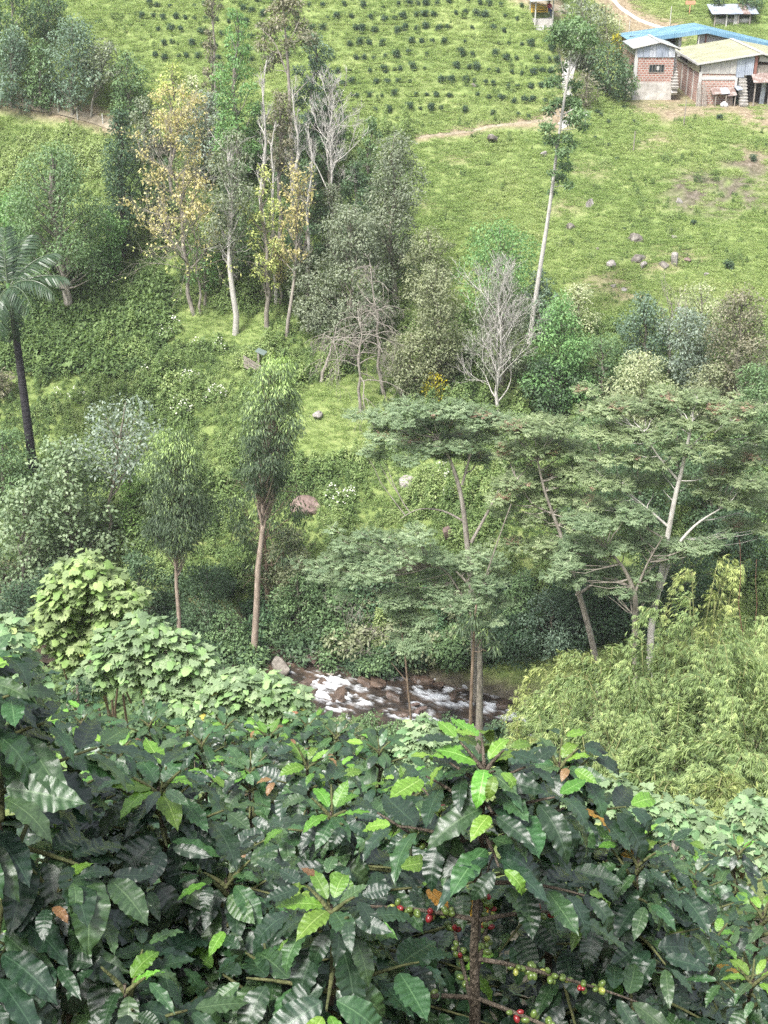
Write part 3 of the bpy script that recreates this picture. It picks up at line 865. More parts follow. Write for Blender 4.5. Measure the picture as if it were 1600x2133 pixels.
def tree(name, label, bx, by_, tx, ty, wpx, pal='mid', kind='round', crown0=.3, bark='grey', dens=1.0, style='leaf', clumps=26, cr=.36, seed=None, y0=62, cat='tree', group=None,
         thick=1.0, leafL=None, dead=0, hollow=.5, wr=.5, topbias=0.0, base=None):
    """a tree whose foot stands at photo point (bx,by_) on the slope and whose tip reaches (tx,ty)"""
    seed = int(bx * 7 + ty * 3 + wpx) if seed is None else seed
    r = np.random.default_rng(seed)
    b = hit(bx, by_, y0) if base is None else np.asarray(base, float)
    top = at(tx, ty, b[1]); h = max(1.0, top[2] - b[2]); lean = top[0] - b[0]
    mid = (b + top) / 2
    Rw = wpx / pxm(mid) / 2
    dist = np.linalg.norm(mid)
    L = leafL or max(.14, .0023 * dist)
    root = empty(name, b, label, cat, group)
    tr = MB()
    k = 9; tt = np.linspace(0, 1, k)
    wob = r.normal(size=(k, 2)) * h * (.003 if style == 'hang' else .012); wob[0] = 0
    tp = np.column_stack([lean * tt ** 1.15 + wob[:, 0], wob[:, 1], -0.35 + (h * .97 + .35) * tt])
    r0 = (.055 + h * .0115) * thick
    tr.tube(tp, r0 * (1 - .88 * tt) + .012, 6)

    def trunk_at(z):
        s = np.clip((z + .35) / (h * .97 + .35), 0, 1)
        return np.array([np.interp(s, tt, tp[:, i]) for i in range(3)])
    n = clumps
    t = (np.arange(n) + r.uniform(0, 1, n)) / n
    a = np.arange(n) * 2.39996 + r.uniform(-.5, .5, n)
    pr = PROF[kind](t) * Rw
    rad = pr * (.25 + .62 * r.uniform(0, 1, n) ** .7)
    cz = h * (crown0 + (1 - crown0) * (t * .96))
    C = np.array([trunk_at(z) for z in cz]) * np.array([1, 1, 0]) + np.column_stack([rad * np.cos(a), rad * np.sin(a), cz])
    cs = np.clip(cr * Rw * (.55 + .45 * pr / Rw) * r.uniform(.75, 1.3, n), .18, None)
    R = np.column_stack([cs, cs, cs * r.uniform(.6, .95, n)])
    C[:, 2] = np.minimum(C[:, 2], h - R[:, 2] * .7)
    for c, q in zip(C, cs):
        z0 = max(h * min(crown0, .2) * .8, c[2] - .55 * math.hypot(c[0], c[1]) - .1 * h)
        s = trunk_at(z0)
        tr.tube(bend(s, c, -.05 * h * .3, 5, .06 * q, r), np.linspace(max(.02, r0 * .28), .012, 5), 4)
    for _ in range(dead):                           # bare sticks poking out of the crown
        z0 = r.uniform(crown0 * .6, .9) * h; s = trunk_at(z0); aa = r.uniform(0, 6.28); q = Rw * r.uniform(.5, 1.15)
        e = s + np.array([q * math.cos(aa), q * math.sin(aa), q * r.uniform(-.3, .9)])
        tr.tube(bend(s, e, r.uniform(-.2, .3), 5, .05, r), np.linspace(.035, .01, 5), 3)
        for _k in range(3):
            tq = r.uniform(.4, .95); p0 = s + (e - s) * tq
            tr.tube(bend(p0, p0 + rdir(r, 1)[0] * q * .35, .05, 4), np.linspace(.015, .006, 4), 3)
    tr.build('trunk', BARK[bark], root, True)
    area = 2 * Rw * h * (1 - crown0) * .75
    per = L * L * wr * .5 if style == 'leaf' else (L * L * .11 if style == 'hang' else L * L * .30)
    nl = int(np.clip(dens * 3.0 * area / per, 300, 22000 if style == 'hang' else 15000))
    cm = MB()
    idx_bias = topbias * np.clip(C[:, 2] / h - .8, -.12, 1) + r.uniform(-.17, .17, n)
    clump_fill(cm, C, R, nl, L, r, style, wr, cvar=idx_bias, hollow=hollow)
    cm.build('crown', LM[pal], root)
    return root


def grow(mb, p, d, ln, rad, depth, r, up=.0, spreadk=.6, kids=4, curl=.25, fade=.62):
    k = 6 if depth > 1 else 5
    pts = [np.array(p)]; dd = np.array(d, float)
    for _ in range(k - 1):
        dd = dd + r.normal(size=3) * curl * .5 + np.array([0, 0, up]); dd /= np.linalg.norm(dd)
        pts.append(pts[-1] + dd * ln / (k - 1))
    mb.tube(pts, np.linspace(rad, max(.006, rad * .35), k), 5 if depth > 2 else (4 if depth > 1 else 3))
    if depth <= 0: return
    for q in range(kids):
        t = r.uniform(.3, 1.0); i = min(k - 2, int(t * (k - 1))); f = t * (k - 1) - i
        s = pts[i] + (pts[i + 1] - pts[i]) * f
        nd = dd + rdir(r, 1)[0] * spreadk
        nd /= np.linalg.norm(nd)
        grow(mb, s, nd, ln * fade * r.uniform(.7, 1.15), max(.008, rad * .5), depth - 1, r, up, spreadk, kids, curl, fade)


def bare_tree(name, label, bx, by_, tx, ty, wpx, bark='white', limbs=14, depth=2, kids=4, start=.3, up=.08, seed=1, ang=.8, leaf=None, nleaf=0, thick=1.0, y0=62, curl=.25, group=None):
    r = np.random.default_rng(seed)
    b = hit(bx, by_, y0); top = at(tx, ty, b[1]); h = top[2] - b[2]; lean = top[0] - b[0]
    Rw = wpx / pxm((b + top) / 2) / 2
    root = empty(name, b, label, 'tree', group)
    tr = MB(); br = MB()
    k = 9; tt = np.linspace(0, 1, k); wob = r.normal(size=(k, 2)) * h * .013; wob[0] = 0
    tp = np.column_stack([lean * tt + wob[:, 0], wob[:, 1], -.3 + (h + .3) * tt])
    r0 = (.05 + h * .009) * thick
    tr.tube(tp, r0 * (1 - .85 * tt) + .012, 6)
    tr.build('trunk', BARK[bark], root, True)
    for i in range(limbs):
        t = start + (1 - start) * (i + r.uniform(0, 1)) / limbs * .97
        s = np.array([np.interp(t, tt, tp[:, q]) for q in range(3)])
        a = i * 2.4 + r.uniform(-.5, .5); e = ang * r.uniform(.6, 1.3) * (1 - .45 * t)
        d = np.array([math.cos(a) * math.sin(e), math.sin(a) * math.sin(e), math.cos(e)])
        grow(br, s, d, Rw * (1.25 - .6 * t) * r.uniform(.8, 1.2), r0 * .38 * (1.15 - t * .6), depth, r, up, .75, kids, curl)
    br.build('branch', BARK[bark], root, True)
    if leaf:
        V = np.concatenate(br.V); V = V[r.integers(0, len(V), nleaf)]
        cm = MB(); L = .0024 * np.linalg.norm(b)
        cl = np.clip(.55 + .5 * (vnoise(V[:, 0] * .9, V[:, 2] * .9, seed) - .5) + .15 * r.normal(size=nleaf), 0, 1)
        kp = vnoise(V[:, 0] * .8 + V[:, 1] * .6, V[:, 2] * .8, seed + 4) > .38
        V, cl = V[kp], cl[kp]; n = len(V)
        cm.leaves(V + r.normal(size=(n, 3)) * .1, rdir(r, n) + np.array([0, 0, -.3]), UP + rdir(r, n) * .6, L * r.uniform(.7, 1.2, n), L * .55, cl)
        cm.build('crown', LM[leaf], root)
    return root


def hero(name, label, Y, trunk, limbs, clumps, pal, style='spray', flat=.42, L=.5, n=6000, bark='pale', seed=1, cat='tree', dry=0, group=None, rs=1.0, sides=7, hollow=.25, subs=0, tk_=.75, dyr=(-1.2, 1.2)):
    """trunk: (px,py,radius); limbs: lists of the same; clumps: (px,py,rpx[,dy]) all at distance Y"""
    r = np.random.default_rng(seed)
    f = at(trunk[0][0], trunk[0][1], Y); b = np.array([f[0], Y, float(H(f[0], Y))])
    root = empty(name, b, label, cat, group)
    tr = MB()

    limb_mb = []

    def run(pts, sides, own=False):
        tr_ = MB() if own else tr
        if own: limb_mb.append(tr_)
        q = np.array([at(p[0], p[1], Y + (p[3] if len(p) > 3 else 0)) for p in pts]) - b
        rd = np.array([p[2] for p in pts])
        s = np.linspace(0, 1, len(q)); ss = np.linspace(0, 1, max(8, len(q) * 3))
        q = np.column_stack([np.interp(ss, s, q[:, i]) for i in range(3)])
        for _ in range(2): q[1:-1] = (q[:-2] + 2 * q[1:-1] + q[2:]) / 4
        tr_.tube(q, np.interp(ss, s, rd), sides)
        return q
    trunk = [(t_[0], t_[1], t_[2] * tk_) for t_ in trunk]; limbs = [[(t_[0], t_[1], t_[2] * tk_) for t_ in l_] for l_ in limbs]
    foot = [(trunk[0][0], proj(b - np.array([0, 0, .4]))[1], trunk[0][2] * 1.15)]
    main = run(foot + list(trunk), sides)
    paths = [main] + [run(l, 5, True) for l in limbs]
    C = np.array([at(c[0], c[1], Y + (c[3] if len(c) > 3 else r.uniform(*dyr))) for c in clumps]) - b
    rad = np.array([c[2] / pxm(C[i] + b) for i, c in enumerate(clumps)]) * rs
    if subs:                                        # break each layer into smaller overlapping ones
        k0 = len(C); j = np.repeat(np.arange(k0), subs)
        C = np.concatenate([C, C[j] + r.normal(size=(len(j), 3)) * np.column_stack([rad[j] * .75, rad[j] * .75, rad[j] * .28])]); rad = np.concatenate([rad * .8, rad[j] * r.uniform(.28, .6, len(j))])
    allp = np.concatenate(paths)
    for c, q in zip(C, rad):
        dd = np.linalg.norm(allp - c, axis=1) + 2.2 * np.clip(allp[:, 2] - c[2] + .2, 0, None); s = allp[int(np.argmin(dd))]
        if np.linalg.norm(s - c) > .2:
            tr.tube(bend(s, c, -.06 * np.linalg.norm(s - c), 6, .04, r), np.linspace(.030, .012, 6), 4)
        for _ in range(3):
            e = c + rdir(r, 1)[0] * np.array([q, q, q * flat]) * .8
            tr.tube(bend(c, e, .03, 4), np.linspace(.011, .005, 4), 3)
    tk = tr.build('trunk', BARK[bark], root, True)
    for lm_ in limb_mb: lm_.build('limb', BARK[bark], tk, True)
    R = np.column_stack([rad, rad, rad * flat])
    cm = MB(); clump_fill(cm, C, R, n, L, r, style, hollow=hollow)
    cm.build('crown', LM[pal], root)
    if dry:
        k = min(len(C), 16); sel = r.choice(len(C), k, replace=False)
        Cd = C[sel] + np.column_stack([rad[sel] * r.uniform(-.5, .5, k), rad[sel] * r.uniform(-.6, 0, k), R[sel, 2] * .55])
        Rd = R[sel] * np.array([.6, .6, .6])
        cd = MB(); clump_fill(cd, Cd, Rd, dry, L * .62, r, style, hollow=.2)
        cd.build('seed_pods', LM['reddry'], root)
    return root


# --- far trees behind the track, upper left of the slope
U = 'trees along the upper edge of the valley'
tree('broadleaf_tree', 'dark leafy tree in the uppermost corner of the wood', 20, 150, 25, -30, 130, 'dark', 'round', .1, y0=100)
tree('broadleaf_tree', 'small dark tree at the edge of the hilltop coffee rows', 95, 90, 100, -25, 90, 'dark', 'round', .1, y0=100)
tree('broadleaf_tree', 'bluish green tree on the far edge above the track', 25, 225, 22, 55, 110, 'blue', 'dome', .05, clumps=30, y0=100)
tree('broadleaf_tree', 'narrow mid green tree between the bluish tree and the big round tree', 85, 232, 85, 80, 74, 'mid', 'egg', .05, y0=100)
tree('broadleaf_tree', 'big rounded dark green tree behind the white fence posts', 150, 242, 150, 38, 140, 'blue', 'egg', .12, clumps=38, y0=100)
tree('broadleaf_tree', 'grey green tree with a pale trunk beside the track', 188, 246, 222, 82, 92, 'grey', 'egg', .38, bark='pale', clumps=28, y0=100)
tree('broadleaf_tree', 'dense conical green tree at the end of the track', 268, 258, 264, 104, 92, 'mid', 'egg', .06, clumps=34, y0=100)
tree('broadleaf_tree', 'pale yellowish treetop rising behind the yellowing tree', 358, 420, 358, 122, 88, 'limey', 'egg', .45, dens=.6, clumps=22, dead=10)
tree('broadleaf_tree', 'slim brown leaved tree above the middle of the wood', 440, 330, 437, 52, 46, 'brown', 'column', .2, dens=.8, clumps=20, y0=80)
tree('broadleaf_tree', 'dark treetop cut by the upper border of the picture', 447, 200, 446, -30, 50, 'brown', 'round', .72, dens=.7, clumps=12, y0=100)
tree('broadleaf_tree', 'tall slim light green tree with straight pale stem', 497, 420, 497, 8, 96, 'fresh', 'column', .16, dens=.75, clumps=34, bark='pale', y0=80)
tree('broadleaf_tree', 'low silvery green tree in the middle of the wood', 425, 400, 430, 188, 110, 'silver', 'round', .15, clumps=26, y0=80)
tree('broadleaf_tree', 'rounded dark green tree beside the tall pale trunk', 655, 400, 652, 64, 100, 'blue', 'egg', .3, clumps=26, y0=80)
tree('broadleaf_tree', 'dark green low tree below the rounded dark crown', 690, 420, 690, 150, 80, 'dark', 'egg', .2, clumps=22, y0=80)
hero('tall_tree', 'tallest pale trunked tree with drooping brown green foliage', hit(603, 470, 70)[1], [(612, 480, .26), (606, 260, .20), (600, 130, .13), (594, 60, .09), (585, -20, .05)],
     [[(604, 170, .08), (575, 90, .06), (545, 60, .03)], [(602, 210, .07), (640, 170, .04)], [(598, 100, .07), (625, 40, .04)]],
     [(560, 60, 26), (548, 95, 20), (575, 120, 24), (598, 92, 18), (556, 140, 14), (585, 45, 20), (610, 10, 26), (640, 80, 24), (625, 55, 22), (590, 5, 24), (570, 20, 18)], 'brown', 'leaf', .8, .26, 2600, 'pale', 4)
tree('broadleaf_tree', 'dense brownish crown standing between bare white trunks', 582, 520, 584, 183, 78, 'brown', 'egg', .5, clumps=26, bark='pale', y0=75)
tree('conifer_like_tree', 'dark narrow columnar tree beside the yellowing tree', 258, 540, 246, 212, 92, 'deep', 'column', .08, clumps=46, cr=.42, y0=75, bark='dark')
tree('broadleaf_tree', 'sparse yellow green tree among bare trunks near the white log', 556, 688, 548, 330, 78, 'limey', 'column', .25, dens=.38, clumps=26, dead=12, y0=70, bark='grey')
bare_tree('bare_tree', 'slim bare white trunk behind the brownish crown', 552, 560, 553, 125, 60, limbs=14, start=.35, ang=.6, up=.12, depth=3, kids=3, seed=3, y0=75)
bare_tree('bare_tree', 'bare white tree with upright twigs next to the brownish crown', 620, 540, 618, 185, 80, limbs=14, start=.3, ang=.6, up=.12, depth=3, kids=3, seed=4, y0=75)
bare_tree('bare_tree', 'thin bare pale pole tree left of the tallest trunk', 575, 640, 565, 260, 50, limbs=12, start=.5, ang=.6, up=.1, depth=2, kids=3, seed=51, y0=72)
bare_tree('bare_tree', 'thin bare pale tree in front of the shadowy green tree', 640, 600, 646, 280, 70, limbs=12, start=.45, ang=.7, up=.1, depth=2, kids=3, seed=52, y0=72)
bare_tree('bare_tree', 'spreading bare white tree with a wide fan of branches', 684, 530, 692, 195, 150, limbs=16, start=.35, ang=1.1, up=.10, depth=3, seed=5, y0=75)
tree('broadleaf_tree', 'grey green tall tree on the edge of the open hillside', 815, 640, 818, 268, 150, 'grey', 'egg', .22, clumps=46, y0=72)
tree('broadleaf_tree', 'broad grey green tree behind the dead arching branches', 735, 720, 725, 425, 200, 'grey', 'dome', .12, clumps=52, cr=.3, y0=70)
tree('broadleaf_tree', 'grey leaved lower tree on the slope behind the fallen planks', 640, 690, 642, 520, 110, 'grey', 'round', .2, clumps=26, y0=70)
tree('broadleaf_tree', 'pale brown green treetop against the open grass slope', 893, 690, 893, 475, 110, 'olive', 'round', .2, clumps=26, y0=70)
tree('broadleaf_tree', 'fresh green rounded tree at the foot of the open slope', 1040, 700, 1042, 465, 180, 'fresh', 'round', .2, clumps=40, y0=70)
tree('broadleaf_tree', 'dark green tree hidden behind the leaning slender trunk', 1122, 720, 1126, 560, 70, 'blue', 'round', .1, y0=70)
tree('broadleaf_tree', 'olive green tree in front of the dead arching branches', 915, 815, 912, 552, 128, 'olive', 'egg', .1, clumps=44, y0=68)
tree('broadleaf_tree', 'lower olive tree with hanging leaves beside the yellow flowering bush', 850, 830, 855, 690, 130, 'olive', 'round', .1, clumps=28, y0=68)
tree('broadleaf_tree', 'grey green tree wrapped by bare branches', 1045, 830, 1045, 568, 150, 'grey', 'egg', .18, clumps=40, dens=.7, y0=68)
bare_tree('bare_tree', 'leafless tree with a dense upright fan of pale twigs', 1042, 876, 1040, 612, 185, 'white', limbs=22, start=.15, ang=.8, up=.10, seed=8, kids=4, depth=3, y0=68)
tree('broadleaf_tree', 'bright green leafy tree next to the leafless fan of twigs', 1168, 865, 1170, 615, 160, 'fresh', 'egg', .06, clumps=46, y0=68)
tree('broadleaf_tree', 'dark green skirt of branches under the bright leafy tree', 1150, 880, 1150, 740, 120, 'dark', 'round', .1, y0=68)
tree('shrub_tree', 'pale yellowish bushy tree on the grass above the bright leafy tree', 1205, 700, 1205, 590, 90, 'pale', 'round', .05, dens=.7, y0=70)
tree('broadleaf_tree', 'bluish dark tree at the lower rim of the open hillside', 1350, 800, 1342, 612, 120, 'blue', 'egg', .1, clumps=34, y0=68)
tree('broadleaf_tree', 'cream flecked treetop behind the twiggy pale tree', 1455, 780, 1462, 590, 110, 'pale', 'round', .3, clumps=24, dens=.7, y0=68)
tree('broadleaf_tree', 'bluish leafy tree behind the twiggy pale tree', 1440, 830, 1430, 640, 130, 'silver', 'round', .1, clumps=30, y0=68)
bare_tree('bare_tree', 'small twiggy pale tree with bare branches on the hillside rim', 1392, 800, 1400, 630, 120, 'pale', limbs=16, start=.25, ang=.9, seed=9, y0=68)
tree('broadleaf_tree', 'brownish grey tree leaning at the border of the picture', 1530, 860, 1548, 600, 150, 'brown', 'egg', .1, clumps=38, y0=68, bark='pale')
tree('broadleaf_tree', 'yellowish olive tree behind the flat topped trees', 1345, 930, 1330, 735, 190, 'pale', 'dome', .1, clumps=40, y0=66)
tree('broadleaf_tree', 'green tree filling the gap beside the twiggy pale tree', 1255, 840, 1255, 700, 130, 'mid', 'round', .05, y0=68)
tree('broadleaf_tree', 'dense green tree below the brownish grey tree', 1570, 960, 1580, 750, 130, 'mid', 'egg', .05, y0=66)
tree('broadleaf_tree', 'light bush tree against the picture border below the brownish tree', 1480, 900, 1480, 760, 120, 'olive', 'round', .05, y0=66)

# --- the yellowing tree and its neighbours
bare_tree('yellowing_tree', 'yellow leaved tree with bare upper twigs and drooping lower branches', 405, 655, 352, 235, 170, 'pale', limbs=26, start=.22, ang=1.15, up=.04, seed=21, leaf='yellow', nleaf=5200, kids=4, depth=3, y0=70)
bare_tree('bare_tree', 'tangle of drooping dry branches under the yellow leaved tree', 420, 655, 400, 470, 210, 'pale', limbs=18, start=.35, ang=1.5, up=-.06, seed=22, kids=4, y0=70, leaf='limey', nleaf=900)
tree('broadleaf_tree', 'grey leaved tree with a straight pale trunk in the clearing', 490, 695, 478, 268, 120, 'grey', 'egg', .45, bark='white', dens=.65, clumps=34, dead=16, y0=70, thick=1.15)
tree('broadleaf_tree', 'fresh green low branches between the yellow and the grey tree', 425, 640, 430, 490, 80, 'fresh', 'round', .25, dens=.6, y0=70)
bare_tree('yellowing_tree', 'sparse tree with a few orange yellow leaves near the grey broad tree', 597, 700, 628, 385, 120, 'pale', limbs=20, start=.4, ang=.8, up=.1, seed=23, leaf='yellow', nleaf=1500, y0=70)
tree('broadleaf_tree', 'small yellow leaved tree by the mossy trunk', 585, 640, 578, 500, 60, 'yellow', 'round', .4, dens=.4, y0=70)
tree('broadleaf_tree', 'brown twiggy tree at the back of the clearing', 700, 560, 690, 380, 90, 'grey', 'egg', .2, dens=.7, y0=72, dead=12)
for x_, y_, t_, w_, pl, lb in ((520, 600, 420, 80, 'mid', 'mid green tree deep between the pale trunks'), (640, 580, 330, 90, 'dark', 'shadowy green tree behind the bare white trunks'), (330, 500, 330, 90, 'dark', 'dark tree filling the gap behind the yellow leaves'),
                               (740, 560, 330, 80, 'dark', 'dark green tree behind the spreading bare tree'), (300, 360, 200, 80, 'grey', 'grey green tree behind the columnar tree'), (540, 380, 210, 90, 'mid', 'green tree behind the slim bare trunk'), (400, 330, 150, 70, 'pale', 'pale feathery tree on the edge of the coffee field'),
                               (480, 560, 380, 90, 'dark', 'dusky tree behind the straight pale trunk'), (610, 420, 250, 110, 'dark', 'shaded tree standing below the tallest pale trunk'), (770, 470, 240, 60, 'mid', 'narrow green tree at the start of the footpath')):
    tree('broadleaf_tree', lb, x_, y_, x_, t_, w_, pl, 'egg', .1, y0=72, dens=.9)

# --- left field tree, silver tree, big tree with climbing leaves
tree('old_tree', 'wide light green tree with a thick grey trunk above the vines', 142, 655, 105, 300, 250, 'mid', 'dome', .25, clumps=60, cr=.26, bark='pale', thick=1.9, y0=70, dens=.95)
tree('broadleaf_tree', 'low light green tree at the picture border below the field', 25, 560, 20, 400, 120, 'fresh', 'round', .1, y0=72)
tree('broadleaf_tree', 'green bushy tree between the wide tree and the dark column', 225, 590, 225, 440, 90, 'fresh', 'round', .05, y0=72)
tree('silver_tree', 'silvery blue leaved tree with a thin curved trunk', 225, 1160, 258, 830, 190, 'silver', 'round', .52, clumps=30, dens=.62, bark='grey', y0=62, thick=.8, leafL=.26)
tree('vine_tree', 'broad tree overgrown by climbing leaves below the palm', 150, 1200, 128, 905, 235, 'vinetree', 'dome', .02, clumps=60, cr=.26, y0=62, leafL=.24, wr=.75)
tree('vine_tree', 'reddish tinged leafy tree at the lower side of the palm', 45, 1250, 55, 1005, 220, 'vinetree', 'dome', .1, clumps=50, cr=.26, y0=62, leafL=.24, wr=.75, bark='pale')
tree('broadleaf_tree', 'dark leafy tree at the picture border beside the palm foot', 10, 1060, 5, 890, 150, 'mid', 'dome', .02, y0=63)
for i, (x_, y_, t_, w_, pl, lb) in enumerate(((120, 1330, 1180, 170, 'deep', 'dark thicket tree under the climbing leaves'), (30, 1350, 1220, 150, 'deep', 'shadowy thicket tree at the picture border above the big leaves'), (290, 1330, 1150, 120, 'dark', 'dark tree behind the light green big leaves'),
                                               (430, 1350, 1180, 130, 'dark', 'dark tree between the two straight slim trunks'), (470, 1380, 1270, 90, 'mid', 'rounded green bush beside the slim trunk on the bank'), (620, 1340, 1190, 120, 'mid', 'green tree on the bank above the stream bend'),
                                               (600, 1290, 1100, 120, 'olive', 'olive leafy tree behind the straight trunk on the bank'), (270, 1080, 930, 60, 'light', 'light green bush tree behind the silvery tree'), (268, 1120, 1060, 60, 'light', 'small round light green bush under the silvery tree'))):
    tree('bank_tree', lb, x_, y_, x_, t_, w_, pl, 'round', .05, y0=60, clumps=24)

# --- the two straight feathery trees by the stream
EB = at(525, 1392, 61.0)
tree('feathery_tree', 'tall feathery tree with lime green tip and long pale trunk', 525, 1392, 574, 738, 150, 'euc', 'egg', .60, style='hang', clumps=70, cr=.40, dens=1.3, bark='pink', thick=.85, base=(EB[0], 61.0, float(H(EB[0], 61.0))), topbias=2.2, leafL=.22, hollow=.15)
EB = at(367, 1330, 61.0)
tree('feathery_tree', 'conical dark feathery tree with a thin straight trunk', 367, 1330, 362, 893, 160, 'euc', 'egg', .52, style='hang', clumps=70, cr=.42, dens=1.9, bark='pink', thick=.7, base=(EB[0], 61.5, float(H(EB[0], 61.5))), topbias=1.6, leafL=.22, hollow=.15)
EB = at(545, 1392, 61.0)
tree('feathery_tree', 'sparse lower feathery tree hanging beside the long pale trunk', 560, 1300, 545, 960, 190, 'euc', 'round', .3, style='hang', clumps=34, cr=.28, dens=.4, bark='brown', y0=61, leafL=.3, dead=22, hollow=.1)

# --- slender leaning tree on the hillside
hero('slender_tree', 'very tall leaning slender tree with tufted foliage on the hillside', hit(1098, 735, 70)[1], [(1100, 735, .18), (1118, 600, .16), (1138, 480, .13), (1152, 380, .11), (1163, 290, .09), (1178, 190, .08), (1190, 120, .05)],
     [[(1160, 310, .06), (1140, 270, .03)], [(1170, 240, .05), (1200, 225, .03)], [(1180, 180, .05), (1165, 110, .03)], [(1183, 160, .05), (1215, 100, .03)]],
     [(1165, 62, 20), (1195, 52, 24), (1222, 66, 20), (1150, 82, 14), (1180, 85, 18), (1210, 95, 16), (1235, 85, 12), (1150, 170, 16), (1165, 165, 10), (1185, 215, 22), (1205, 240, 20), (1215, 262, 12), (1140, 265, 16), (1150, 290, 16), (1180, 285, 12), (1192, 300, 12),
      (1178, 345, 16), (1165, 370, 14), (1185, 385, 10), (1150, 360, 8), (1200, 215, 14), (1170, 140, 13), (1198, 178, 15), (1160, 215, 14), (1172, 318, 15), (1150, 400, 9), (1188, 250, 16), (1146, 230, 12)], 'mid', 'leaf', .75, .22, 7000, 'white', 12, rs=1.08, tk_=1.0)

# --- trees round the house and shelter
tree('broadleaf_tree', 'dark bushy tree standing between the walkway and the brick hut', 1270, 205, 1265, 85, 110, 'dark', 'round', .02, clumps=34, y0=100)
tree('broadleaf_tree', 'grey green bushy tree behind the slender tree crown', 1215, 150, 1210, -10, 110, 'grey', 'round', .02, y0=110)
tree('broadleaf_tree', 'light flecked bush tree by the concrete track', 1265, 90, 1262, 5, 70, 'pale', 'round', .05, dens=.7, y0=115)
tree('flowering_bush', 'yellow flowering bush beside the blue roof', 1290, 130, 1285, 66, 50, 'yellowflower', 'round', .05, dens=.5, y0=112, cat='bush')
tree('broadleaf_tree', 'tall dark bush at the wall of the brick hut', 1300, 210, 1298, 120, 60, 'mid', 'round', .02, y0=100)
tree('broadleaf_tree', 'dry twiggy bush beside the concrete walkway', 1220, 225, 1222, 150, 70, 'brown', 'round', .05, dens=.45, y0=100, dead=14)
tree('broadleaf_tree', 'dark small tree behind the metal roofed shed', 1497, 30, 1500, -40, 36, 'dark', 'egg', .05, y0=135)
tree('broadleaf_tree', 'dark bushy tree behind the end of the metal roofed shed', 1560, 30, 1560, -40, 60, 'dark', 'egg', .05, y0=135)
tree('garden_bush', 'small dark green bush beside the steep concrete stairs', 1536, 214, 1537, 184, 24, 'deep', 'round', .02, y0=112, clumps=10, cat='bush')

# --- flat topped feathery trees on the stream bank
FG = 'flat topped trees by the stream'
hero('flat_topped_tree', 'flat topped blue green feathery tree with forked trunk over the weedy bank', 58.0, [(990, 1500, .24), (985, 1250, .22), (972, 1120, .19), (962, 1030, .15), (940, 960, .11), (915, 915, .07)],
     [[(972, 1090, .09), (925, 1062, .06), (870, 1058, .04), (835, 1080, .02)], [(982, 1130, .13), (1020, 1060, .09), (1060, 980, .06), (1075, 930, .03)], [(963, 1010, .1), (985, 930, .07), (1000, 880, .04)]],
     [(800, 862, 46), (850, 845, 50), (800, 905, 42), (845, 915, 52), (900, 880, 52), (890, 928, 48), (945, 850, 50), (985, 860, 52), (955, 905, 50), (1010, 905, 50), (930, 940, 40), (1000, 950, 38), (780, 940, 26), (1030, 875, 36), (870, 880, 40)],
     'umbrella', 'spray', .30, .29, 6200, 'pale', 31, dyr=(-.4, 1.8), dry=380, group=FG, subs=2)
hero('flat_topped_tree', 'flat topped reddish flecked tree with a leaning pale trunk', 56.0, [(1248, 1400, .22), (1225, 1300, .20), (1195, 1200, .17), (1168, 1110, .13), (1135, 1030, .09), (1120, 960, .06)],
     [[(1200, 1240, .12), (1240, 1215, .09), (1265, 1170, .06), (1290, 1130, .03)], [(1150, 1070, .08), (1105, 1050, .05), (1080, 1000, .03)]],
     [(1080, 890, 44), (1125, 880, 46), (1170, 885, 46), (1100, 930, 46), (1150, 935, 48), (1060, 945, 40), (1195, 925, 44), (1090, 985, 44), (1140, 990, 46), (1190, 980, 42), (1060, 1010, 36), (1120, 1035, 42), (1180, 1030, 40), (1220, 960, 36), (1100, 1080, 36), (1155, 1085, 36), (1080, 1130, 34), (1140, 1130, 36), (1200, 1080, 36), (1050, 1060, 34), (1230, 1040, 36)],
     'umbrella2', 'spray', .32, .29, 6200, 'pale', 32, dyr=(-.5, 1.7), dry=700, group=FG, subs=2)
hero('flat_topped_tree', 'widest flat topped tree with a bright white forked trunk', 54.0, [(1352, 1310, .24), (1372, 1230, .21), (1390, 1120, .18), (1405, 1040, .15), (1425, 960, .12), (1442, 880, .08)],
     [[(1376, 1230, .13), (1405, 1140, .11), (1450, 1090, .08), (1500, 1060, .04)], [(1395, 1100, .1), (1350, 1060, .06), (1300, 1020, .03)], [(1412, 1000, .09), (1370, 950, .06), (1340, 900, .03)], [(1430, 940, .08), (1470, 900, .04)]],
     [(1250, 850, 46), (1300, 840, 46), (1350, 850, 44), (1240, 900, 44), (1290, 895, 48), (1345, 900, 46), (1400, 830, 46), (1450, 825, 46), (1500, 850, 46), (1400, 880, 44), (1460, 880, 42), (1530, 885, 42), (1280, 950, 46), (1340, 955, 46), (1250, 1000, 42), (1310, 1005, 44), (1365, 1000, 38),
      (1490, 930, 46), (1540, 950, 46), (1590, 900, 40), (1500, 985, 44), (1560, 1000, 48), (1600, 960, 44), (1520, 1040, 44), (1580, 1045, 40), (1470, 1020, 36), (1420, 930, 38), (1560, 850, 36), (1230, 1050, 36), (1600, 1090, 40), (1540, 1090, 36)],
     'umbrella2', 'spray', .30, .29, 9600, 'white', 33, dyr=(-.4, 1.8), dry=550, group=FG, subs=2)
